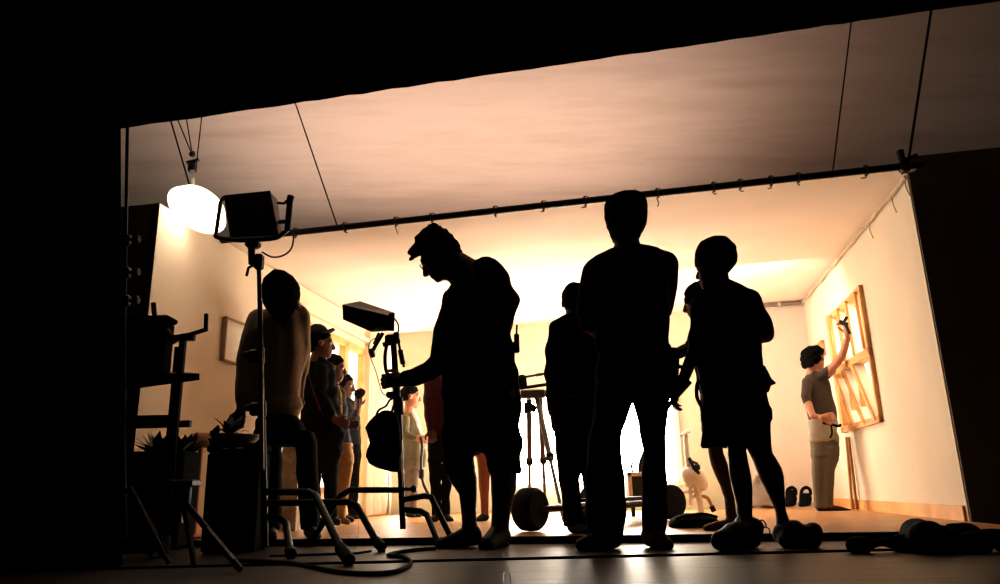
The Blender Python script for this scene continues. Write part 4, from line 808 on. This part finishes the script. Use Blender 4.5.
# tripod in the dark, far left
YT = 3.05; apex = at(183, 500, YT)
tr = empty('tripod', Vector((apex.x, YT, 0)), 'low dark tripod with splayed legs in front of the leafy planter', 'tripod')
for q in (gz(240, 573), gz(150, 557), at(196, 545, YT)*1):
    q = Vector((q.x, q.y, .012)); lg = T([apex, q], .012, 8).build('leg', BLACK, tr); T([apex.lerp(q, .45)+Vector((0, -.008, .006)), apex.lerp(q, .9)+Vector((0, -.008, .006))], .006, 6).build('lower_section', STEEL, lg)
b = MB(); b.cyl(apex-Vector((0, 0, .04)), apex+Vector((0, 0, .05)), .03, 12); b.box(apex+Vector((0, 0, .065)), (.1, .1, .03), None, .006); b.build('head', BLACKP, tr)
# concrete post
c = gz(289, 531, PL); zt3 = at(289, 440.5, c.y).z
ps = MB(); wv = .058
pts = []; nseg = 14
for i in range(nseg+1):
    z = PL+(zt3-PL)*i/nseg; k = 1+rng.uniform(-.05, .05) if i < nseg else .86
    pts += [Vector((c.x+sx*wv*k+rng.uniform(-.003, .003), c.y+sy*wv, z+(rng.uniform(-.01, .01) if i == nseg else 0))) for sx, sy in ((-1, -1), (1, -1), (1, 1), (-1, 1))]
fs = [(3, 2, 1, 0), tuple(nseg*4+k for k in range(4))]+[(i*4+k, i*4+(k+1) % 4, (i+1)*4+(k+1) % 4, (i+1)*4+k) for i in range(nseg) for k in range(4)]
po = ps.add(pts, fs).build('concrete_post', mat('rough_concrete', (.55, .45, .33), .9, .35, 14, bump=.6), None, (c.x, c.y, PL)); tag(po, 'pale rough concrete post between the dark legs of the cream-shirted person', 'post')
# ---- hanging lamp, upper left
YH = 4.5
def H(px, py, dy=0): return at(px, py, YH+dy)
hl = empty('hanging_lamp', H(193, 165), 'glowing round lamp hung on cables near the top of the left wall', 'lamp')
c = H(196.5, 211); ax = Vector((-.25, -.45, -.85)).normalized(); R_ = .205
HOT = mat('hot_lamp_lens', (1, .95, .85), .4, .01, 2, emit=(1, .90, .74), es=5)
MB().lathe(c, ax, [(-.005, R_*.97), (.02, R_*.8), (.035, R_*.4), (.04, .002)], 32).build('lens', HOT, hl)
MB().lathe(c, -ax, [(0, R_*.98), (.004, R_*.99), (.07, R_*.8), (.11, R_*.4), (.125, .04)], 32).build('diffuser', mat('glowing_diffuser', (1, .95, .85), .6, .01, 2, emit=(1, .88, .70), es=1.6), hl)
b = MB(); b.cyl(H(193, 196, .03), H(193, 178), .012, 10); b.build('stem', WHITE, hl)
b = MB(); b.box(H(192.5, 168), (.05, .05, .07), None, .01); b.cyl(H(187, 163), H(199, 160), .014, 10); b.lathe(H(192, 157), (0, 0, 1), [(0, .012), (.02, .022), (.04, .014)], 10); b.build('clamp', STEEL, hl)
for (x0, y0, x1, y1) in ((190, 187, 170, 118), (191, 152, 177, 118), (191.5, 150, 186, 116), (195.5, 172, 202, 114)):
    a, e = H(x0, y0), H(x1, y1); T([a, a+(e-a)*((3.36-a.z)/(e.z-a.z))], .0055 if x0 == 190 else .004, 6).build('suspension_cable', BLACK, hl)
# ---- framed picture on the left wall
def Lw(px, py, e=0): return onside(px, py, WL+e)
d0, d1 = ud(Lw(221, 340))[1], ud(Lw(262, 350))[1]; z0, z1 = (Lw(221, 361).z), (Lw(221, 316).z)
pf = empty('framed_picture', S(WL+.01, (d0+d1)/2, z0), 'blank white picture in a thin wooden frame on the left wall', 'picture')
b = MB()
def lq(b, a0, a1, y0, y1, u0=.004, u1=.035): b.hexa([S(WL+u0, a0, y0), S(WL+u1, a0, y0), S(WL+u1, a1, y0), S(WL+u0, a1, y0), S(WL+u0, a0, y1), S(WL+u1, a0, y1), S(WL+u1, a1, y1), S(WL+u0, a1, y1)])
t_ = .013
lq(b, d0, d0+t_, z0, z1); lq(b, d1-t_, d1, z0, z1); lq(b, d0, d1, z0, z0+t_); lq(b, d0, d1, z1-t_, z1); b.build('frame', mat('brown_frame_wood', (.38, .23, .12), .6), pf)
b = MB(); lq(b, d0+t_, d1-t_, z0+t_, z1-t_, .006, .022); b.build('sheet', mat('white_paper', (.85, .80, .70), .8, .02), pf)
# small frame on the right wall behind the reaching person
d0, d1 = ud(onside(817, 350, WR))[1], ud(onside(825, 345, WR))[1]; z0, z1 = onside(823, 357, WR).z, onside(823, 341, WR).z
sf = empty('small_picture', S(WR-.01, (d0+d1)/2, z0), 'small wooden picture frame on the right wall beyond the reaching person', 'picture')
b = MB()
def rq(b, a0, a1, y0, y1, u0=-.035, u1=-.004): b.hexa([S(WR+u0, a0, y0), S(WR+u1, a0, y0), S(WR+u1, a1, y0), S(WR+u0, a1, y0), S(WR+u0, a0, y1), S(WR+u1, a0, y1), S(WR+u1, a1, y1), S(WR+u0, a1, y1)])
lo_, hi_ = min(d0, d1), max(d0, d1)
rq(b, lo_, lo_+.03, z0, z1); rq(b, hi_-.03, hi_, z0, z1); rq(b, lo_, hi_, z0, z0+.025); rq(b, lo_, hi_, z1-.025, z1); b.build('frame', WOOD, sf)
b = MB(); rq(b, lo_+.03, hi_-.03, z0+.025, z1-.025, -.02, -.006); b.build('sheet', mat('tan_print', (.55, .38, .22), .8), sf)
# tool in the raised hand
b = MB(); q = P12.pt(843.5, 323, -.60); tl = empty('hand_tool', q, 'small black tool in the raised hand at the lattice window', 'tool')
b.box(q, (.075, .03, .03), Matrix.Rotation(.4, 3, 'Y'), .006); b.cyl(q, q+Vector((.035, 0, .05)), .013, 8); b.build('body', BLACKP, tl)
b = MB(); b.cyl(q+Vector((.01, 0, 0)), q+Vector((.045, .01, -.09)), .012, 8); b.build('grip', BLACKP, tl)
# two slim poles leaning on the right wall under the lattice window
for (xa, ya, xb, yb, lab) in ((846.5, 437, 853, 512.5, 'slim wooden pole leaning on the right wall, the one nearer the reaching person'), (848.5, 437, 857.5, 513, 'slim wooden pole leaning on the right wall, the one farther from the reaching person')):
    a = onside(xa, ya, WR-.02); e = onside(xb, yb, WR-.03); e.z = PL+.004
    w_ = T([e, a], .013, 8).build('wooden_pole', mat('orange_wood', (.50, .24, .08), .6), None, e); tag(w_, lab, 'pole')
# curtain in the back left corner
VOILE = mat('white_voile', (.90, .86, .76), .8, .03); nt_ = VOILE.node_tree; tb_ = nt_.nodes.new('ShaderNodeBsdfTranslucent'); tb_.inputs['Color'].default_value = (.9, .86, .76, 1)
mxs = nt_.nodes.new('ShaderNodeMixShader'); mxs.inputs[0].default_value = .5; nt_.links.new(nt_.nodes['Principled BSDF'].outputs[0], mxs.inputs[1]); nt_.links.new(tb_.outputs[0], mxs.inputs[2]); nt_.links.new(mxs.outputs[0], nt_.nodes['Material Output'].inputs['Surface'])
b = MB(); path = []
dA = W2F+.05; n = 26
for i in range(n+1): t = i/n; path.append(S(WL+.06+.03*math.sin(i*1.7), dA+(DB-.14-dA)*t, 0))
u1 = ud(onset(392, 420, DB-.1))[0]; n2 = 40
for i in range(1, n2+1): t = i/n2; path.append(S(WL+.08+(u1-WL-.08)*t, DB-.11+.035*math.sin(i*1.35), 0))
zc0, zc1 = PL+.015, HZ(WL)-.10; nv = 12; vs = []
for j in range(nv+1):
    for i, q in enumerate(path):
        k = 1-.10*math.sin(math.pi*j/nv)*(i/len(path)); c0 = path[0]; w_ = c0+(q-c0)*1.0; w_ = Vector((w_.x, w_.y, zc0+(zc1-zc0)*j/nv))
        if i > n: w_ -= S(1, 0, 0)*(.16*(j/nv)**2*((i-n)/n2))
        vs.append(w_)
NP = len(path)
cu = b.add(vs, [(j*NP+i, j*NP+i+1, (j+1)*NP+i+1, (j+1)*NP+i) for j in range(nv) for i in range(NP-1)], True).build('curtain', VOILE, None, (path[n].x, path[n].y, zc0)); tag(cu, 'long white curtain in the back left corner of the set', 'curtain')
# microphone held by the navy-jacketed person
mc = empty('microphone', MICP[1], 'round dark microphone windscreen held up in front of a face, left of the curtain', 'microphone')
sdf_mesh('windscreen', [Cone([MICP[1]+Vector((0, 0, .0)), MICP[1]+Vector((.02, 0, .012))], [.045, .04], 1)], BLKFAB, mc, .006, None, .002, 60)
T([MICP[1], MICP[0]-Vector((0, 0, .08))], .012, 8).build('handle', BLACKP, mc)
# cord hanging from the blazer person's hand
P10 = STICK_P; q = [P10.pt(420.5, 437, -.28), P10.pt(422.3, 446, -.29), P10.pt(421.3, 460, -.29), P10.pt(421.5, 474, -.29), P10.pt(424, 485, -.29), P10.pt(428.5, 494, -.29)]
w_ = T(q, .014, 8, 5).build('hanging_cable', BLACKP, None, q[-1]); tag(w_, 'black cable dangling from the hand of the person in the sage blazer', 'cable'); MB().box(q[3], (.05, .04, .09), None, .01).build('inline_switch', BLACKP, w_)
# wicker crate by the back wall
g = gz(425, 513.5, PL); c = at(425, 500, g.y); wd = (at(433, 500, g.y)-at(417, 500, g.y)).length
wc = empty('wicker_crate', Vector((c.x, g.y, PL)), 'orange-brown wicker crate on the set floor beyond the lamp stand legs', 'crate')
WICK = mat('orange_wicker', (.45, .19, .06), .7, .35, 60, bump=.5); hz = at(425, 491, g.y).z-PL; b = MB()
for sx, sy, ex, ey in ((-1, 0, .02, wd*.8), (1, 0, .02, wd*.8), (0, -1, wd, .02), (0, 1, wd, .02)): b.box((c.x+sx*wd/2, g.y+sy*wd*.4, PL+hz/2), (ex+.02, ey, hz), None, .006)
b.box((c.x, g.y, PL+.012), (wd, wd*.8, .02)); b.build('sides', WICK, wc)
b = MB(); b.tube([Vector((c.x+sx*wd/2, g.y+sy*wd*.4, PL+hz)) for sx, sy in ((-1, -1), (1, -1), (1, 1), (-1, 1))], .016, 8, True); b.build('rim', WICK, wc)
# ---- wheeled camera dolly behind the crew
def wheel(b_tyre, b_rim, c, ax, r, w):
    b_tyre.lathe(c-ax*w/2, ax, [(0, r*.62), (0, r*.82), (w*.18, r*.97), (w*.5, r), (w*.82, r*.97), (w, r*.82), (w, r*.62)], 28)
    b_rim.lathe(c-ax*w*.45, ax, [(0, .012), (0, r*.2), (w*.12, r*.25), (w*.25, r*.5), (w*.1, r*.62), (w*.8, r*.62), (w*.65, r*.5), (w*.78, r*.25), (w*.9, r*.2), (w*.9, .012)], 24)
W1 = gz(531, 531.5, PL); rW = (at(531, 487, W1.y).z-PL)/2
W4 = gz(672.5, 520, PL); W3 = gz(591, 520.5, PL); W2 = Vector((at(606, 500, W1.y-.02).x, W1.y-.02, PL))
dl = empty('camera_dolly', (W1+W4)/2, 'low wheeled camera dolly with thick black tyres behind the standing crew', 'dolly'); ROOT[dl.name] = Vector(dl.location)
for q, axv, w in ((W1, Vector((.80, -.60, 0)), .13), (W2, Vector((.93, -.36, 0)), .10), (W3, Vector((.85, -.52, 0)), .09), (W4, Vector((.45, -.89, 0)), .07)):
    bt, br_ = MB(), MB(); c = q+Vector((0, 0, rW)); axv = axv.normalized(); wheel(bt, br_, c, axv, rW, w); t_ = bt.build('wheel', RUBBER, dl); br_.build('wheel_rim', mat('wheel_steel', (.55, .48, .40), .5, metal=.2), t_)
up = Vector((0, 0, rW))
b = MB(); b.tube([W1+up, W2+up], .016, 10); b.build('front_axle', STEEL, dl); b = MB(); b.tube([W3+up, W4+up], .018, 10); b.build('rear_axle', STEEL, dl)
b = MB(); m1 = (W1+W2)/2+up; m2 = (W3+W4)/2+up
for k in (.2, .8): b.tube([(W1+up).lerp(W2+up, k), (W3+up).lerp(W4+up, k)], .022, 8)
b.build('chassis_tube', BLACK, dl)
n_ = [(W1+up).lerp(W2+up, .25).lerp((W3+up).lerp(W4+up, .25), .45), (W1+up).lerp(W2+up, .75).lerp((W3+up).lerp(W4+up, .75), .45), (W3+up).lerp(W4+up, .75), (W3+up).lerp(W4+up, .25)]
MB().hexa([q+Vector((0, 0, .022)) for q in n_]+[q+Vector((0, 0, .045)) for q in n_]).build('deck', BLACKP, dl)
# boxed monitor
g = gz(640, 516.5, PL); YM = g.y
def Mm(px, py, dy=0): return at(px, py, YM+dy)
mo = empty('boxed_monitor', g, 'small monitor in a pale frame on the floor, seen between the centre legs', 'monitor')
x0, x1, za, zb_ = Mm(628, 490).x, Mm(656, 490).x, Mm(640, 505.5).z, Mm(640, 472).z; tw = .035
MB().box(((x0+x1)/2, YM+.09, (za+zb_)/2), (x1-x0-.02, .14, zb_-za-.02), None, .01).build('case', BLACKP, mo)
b = MB(); 
for cx, cz, sx, sz in ((x0+tw/2, (za+zb_)/2, tw, zb_-za), (x1-tw/2, (za+zb_)/2, tw, zb_-za), ((x0+x1)/2, za+tw/2, x1-x0, tw), ((x0+x1)/2, zb_-tw/2, x1-x0, tw)): b.box((cx, YM, cz), (sx, .04, sz), None, .004)
b.build('frame', mat('peach_plastic', (.9, .75, .6), .6), mo); MB().box(((x0+x1)/2, YM+.006, (za+zb_)/2), (x1-x0-2*tw, .02, zb_-za-2*tw)).build('screen', mat('dark_screen', (.05, .045, .04), .3), mo)
for x in (x0+.04, x1-.04): MB().cyl((x, YM+.05, PL), (x, YM+.05, za+.01), .018, 10).build('leg', BLACKP, mo)
T([Mm(640, 473, .05), Mm(641, 462, .05), Mm(645, 452, .05)], .018, 8, 4).build('handle', BLACKP, mo); T([Mm(633, 473, .05), Mm(631.5, 466, .05), Mm(633.5, 461, .05)], .008, 8, 4).build('cable', BLACKP, mo)
# tripod with fluid head left of the jacketed person
g = gz(541, 519.5, PL); YQ = g.y
def Q(px, py, dy=0): return at(px, py, YQ+dy)
tq = empty('tripod', g, 'tall grey tripod with block head before the bright window, beside the dark-jacketed person', 'tripod')
GREY = mat('grey_tripod_metal', (.11, .085, .065), .45, metal=.3)
foot2 = gz(564, 523, PL); foot1 = gz(530, 517.5, PL); foot3 = gz(546, 517, PL)
ap = Q(535, 398)
for f_, top in ((foot2, Q(537, 398)), (foot1, Q(529, 400)), (foot3, Q(540, 398, .05))):
    f_ = f_+Vector((0, 0, .015)); lg = T([top, top.lerp(f_, .55)], .022, 10).build('leg', GREY, tq); T([top.lerp(f_, .5), f_], .014, 8).build('lower_section', STEEL, lg); MB().box(top.lerp(f_, .52), (.06, .05, .06), None, .008).build('leg_lock', BLACKP, lg)
b = MB(); b.box(Q(533, 394.5), (.21, .12, .07), None, .012); b.build('head', GREY, tq)
b = MB(); b.cyl(Q(526, 404), Q(536, 410), .03, 10); b.box(Q(527, 408), (.05, .05, .09), None, .008); b.build('bowl', BLACKP, tq)
b = MB(); b.tube([Q(519, 388.5, .05), Q(549, 384, -.1)], .014, 8); b.tube([Q(519, 378, .05), Q(549, 373, -.1)], .010, 8); b.cyl(Q(536, 375.2), Q(542, 374.2), .014, 8); b.build('handle_bar', BLACKP, tq)
sdf_mesh('padded_cover', [Cone([Q(522, 384), Q(522, 379)], [.045, .04], 1)], BLKFAB, tq, .008, None, .002)
# white tubular trolley with a padded seat
g = gz(697, 514.5, PL); YS = g.y
def Ss(px, py, dy=0): return at(px, py, YS+dy)
ex = empty('exercise_bike', g, 'white tubular frame with padded seat on the set floor by the pale olive wall', 'exercise bike')
T([Ss(685.5, 432), Ss(686.5, 450), Ss(688.5, 472)], .022, 10).build('upright', WHITE, ex)
b = MB(); b.tube([Ss(681, 436, -.05), Ss(686, 432), Ss(689, 431, .05)], .016, 8); b.build('handlebar', WHITE, ex)
sdf_mesh('seat_cover', [Cone([Ss(689, 474), Ss(696, 476), Ss(701, 484)], [.065, .075, .06], .8), Cone([Ss(684.5, 473), Ss(688, 484)], [.02, .03], 1)], WHITE, ex, .009, None, .002)
T([Ss(693, 480), Ss(698, 494), Ss(701, 513.5)], .030, 10).build('leg', WHITE, ex); T([Ss(690, 485), Ss(690.5, 505)], .016, 8).build('leg', WHITE, ex)
OR = mat('orange_metal', (.50, .22, .08), .5)
lg = T(curve([Ss(694, 496), Ss(706, 497, .02), Ss(710, 502, .02), Ss(713, 509, .02)], 4), .015, 8).build('leg', OR, ex); T([Ss(711.5, 506, .02), Ss(714, 511.5, .02)], .022, 8).build('rubber_foot', RUBBER, lg)
b = MB(); b.tube([Ss(680, 492), Ss(696, 491.5)], .013, 8); b.tube([Ss(690, 497), Ss(700, 496)], .013, 8); b.build('crossbar', WHITE, ex)
b = MB(); b.tube([Ss(689, 458, -.03), Ss(694, 468, -.05), Ss(699, 474, -.05)], .016, 8); b.tube([Ss(691, 461, -.03), Ss(698, 464, -.05)], .010, 8); b.box(Ss(697, 467, -.05), (.05, .04, .05), None, .01); b.build('grip_bracket', BLACKP, ex)
# flat black bag on the edge of the set floor
g = gz(692, 527.5, PL); YP = g.y+.06
fb = sdfthing('flat_bag', 'flat black bag lying on the set floor by the shorts-wearer\'s feet', 'bag', [rows_at([(513.5, 684, 700), (516, 676, 710), (519, 671, 716), (523, 669, 719), (530, 668, 720)], YP, 1.1, .02, .05, .14)], BLKFAB, Vector((g.x, YP, PL)), .008, .004, PL)
T(curve([at(676, 519, YP-.12), at(690, 515, YP-.1), at(705, 514, YP-.06), at(717, 517, YP-.03)], 5), .008, 8).build('strap', BLKFAB, fb)
# black holdalls and a dust sheet by the back wall
for (px, lab, w_) in ((791, 'black holdall by the foot of the pale back wall, the one nearer the bare calves', 6), (805.5, 'black holdall with raised handle by the pale back wall, beside the reaching person', 6.5)):
    g = gz(px, 508.5, PL); Yh = min(g.y, S(1.5, DB-.3, 0).y)
    hb = sdfthing('holdall', lab, 'bag', [rows_at([(490 if px < 800 else 493, px-3, px+3), (494, px-w_*.9, px+w_*.8), (499, px-w_, px+w_), (506, px-w_*.9, px+w_*.9)], Yh, .8, .02, .04, .12)], BLKFAB, Vector((at(px, 500, Yh).x, Yh, PL)), .01, .006, PL)
    T(curve([at(px-4.5, 494, Yh), at(px-3, 489.5, Yh), at(px+1, 487.5, Yh), at(px+4.5, 490, Yh), at(px+5, 495, Yh)], 5), .016, 8).build('handle', BLKFAB, hb)
g = gz(753, 509, PL); Yh = min(g.y, S(1.2, DB-.35, 0).y)
ds = sdfthing('dust_sheet', 'crumpled grey dust sheet heaped against the pale back wall, between the bare calves', 'cloth', [rows_at([(476, 754, 758), (484, 750, 764), (494, 745, 770), (507, 741, 776)], Yh, .5, .02, .05, .2)], mat('grey_dust_sheet', (.36, .31, .26), .9, .1, 5, bump=.2), Vector((at(755, 500, Yh).x, Yh, PL)), .012, .012, PL, None, 14)
# ---- sandbags on the ground, front right
def sandbag(cx, cy, L, r, ang, label, z0=0.0):
    P = gz(cx, cy, 0); dx = Vector((math.cos(ang), math.sin(ang), 0)); c = P+Vector((0, 0, z0))
    a, e = c-dx*L*.5+Vector((0, 0, r*.75)), c+dx*L*.5+Vector((0, 0, r*.75)); mid = c+Vector((0, 0, r*1.0))
    t = sdfthing('sandbag', label, 'sandbag', [Cone([a-dx*r*.3, a+dx*r*.5], [r, r*.95], 1.1), Cone([e-dx*r*.5, e+dx*r*.3], [r*.95, r], 1.1), Cone([a, mid, e], [r*.6, r*.45, r*.6], 1)], BLKFAB, Vector((c.x, c.y, z0)), .008, .005, z0, 'sandbags heaped at the front right')
    T(curve([mid-dx*.05+Vector((0, 0, r*.3)), mid-dx*.03+Vector((0, 0, r*.4+.012)), mid+dx*.03+Vector((0, 0, r*.4+.012)), mid+dx*.05+Vector((0, 0, r*.3))], 5), .008, 8).build('handle', BLKFAB, t)
sandbag(884, 552, .20, .036, .1, 'low black sandbag at the left end of the front right heap')
sandbag(925, 551, .10, .068, 1.3, 'tallest rounded black sandbag in the middle of the front right heap')
sandbag(957, 551, .12, .058, .5, 'rounded black sandbag right of the tallest one in the front right heap')
sandbag(994, 552, .14, .045, -.1, 'low black sandbag at the right end of the front right heap')
# ---- cables on the floor
def cable(pts, r, lab):
    P = [gz(x, y, r) for x, y in pts]; w_ = T(P, r, 8, 6).build('floor_cable', RUBBER, None, P[0]); tag(w_, lab, 'cable')
cable([(232, 560), (290, 563), (340, 572), (385, 573), (404, 568), (411, 562), (403, 557), (388, 555), (402, 551.5), (425, 549), (436, 548.5)], .008, 'black cable curling over the dark boards in front of the lamp stands')
cable([(270, 556), (330, 554), (352, 553.5), (371, 551)], .005, 'thin cable lying straight between the two lamp stands')
# loop of cable and slim rods carried between the centre man and the bowl cut
P = at(680, 385, gz(752, 548).y+.05); YR = P.y
rd = T([at(690, 382, YR+.04), at(665.5, 409, YR)], .011, 8).build('carried_rod', BLACKP, None, P); tag(rd, 'short black rod held low in the hand of the bowl-haircut person', 'rod')
lp_ = T(curve([at(676, 372, YR), at(675.5, 367.5, YR), at(680, 366.5, YR), at(684, 369, YR), at(683, 374, YR), at(679, 377, YR), at(676, 375, YR)], 5), .009, 8).build('cable_coil', BLACKP, None, P); tag(lp_, 'small loop of black cable held beside the hip of the centre man', 'cable')
T(curve([P3.pt(699, 380, -.05), P3.pt(697, 386, -.05), P3.pt(696.8, 396, -.05), P3.pt(699.5, 403, -.05), P3.pt(702.5, 408, -.05)], 5), .009, 8).build('hip_cord', BLACKP, P3.root)
# ================================================================== light
def area(name, loc, target, sx, sy, power, col):
    d = bpy.data.lights.new(name, 'AREA'); d.shape = 'RECTANGLE'; d.size = sx; d.size_y = sy; d.energy = power; d.color = col
    o = bpy.data.objects.new(name, d); COL.objects.link(o); o.location = loc
    o.rotation_euler = (Vector(target)-Vector(loc)).to_track_quat('-Z', 'Y').to_euler(); return o
um = (W3L+W3R)/2
wl = area('window_light', S(um, DB-.14, .75), S(-2.2, 3.2, 1.0), 1.6, .9, 38, (1, .89, .76)); wl.data.spread = math.radians(130)
area('ceiling_fill', S(-.8, 7.6, .12), S(-1.0, 7.8, 3), 2.4, .6, 50, (1, .87, .74))  # added fill without a visible lamp, brightens the back of the ceiling cloth
area('studio_ceiling_fill', S(-1.5, 5.9, 2.30), S(-1.5, 5.9, 4), 4.2, 3.0, 38, (1, .80, .69))  # unseen light added above the ceiling cloth to brighten the studio ceiling
area('curtain_fill', S(WL+.18, DB-.03, 1.1), S(WL+.4, DB-1, 1.1), .3, 1.8, 14, (1, .93, .80))  # unseen light added in the gap behind the curtain to whiten it
area('back_wall_fill', S(.2, 6.4, 1.95), S(.2, DB, .9), 2.4, .3, 26, (1, .90, .79))  # added light with no lamp of its own, lifts the back wall
w = bpy.data.worlds.new('world'); SC.world = w; w.use_nodes = True
bg = w.node_tree.nodes['Background']; bg.inputs['Color'].default_value = (1, .75, .5, 1); bg.inputs['Strength'].default_value = .0008
SC.view_settings.view_transform = 'Standard'; SC.view_settings.look = 'None'; SC.view_settings.exposure = .45; SC.view_settings.gamma = .82
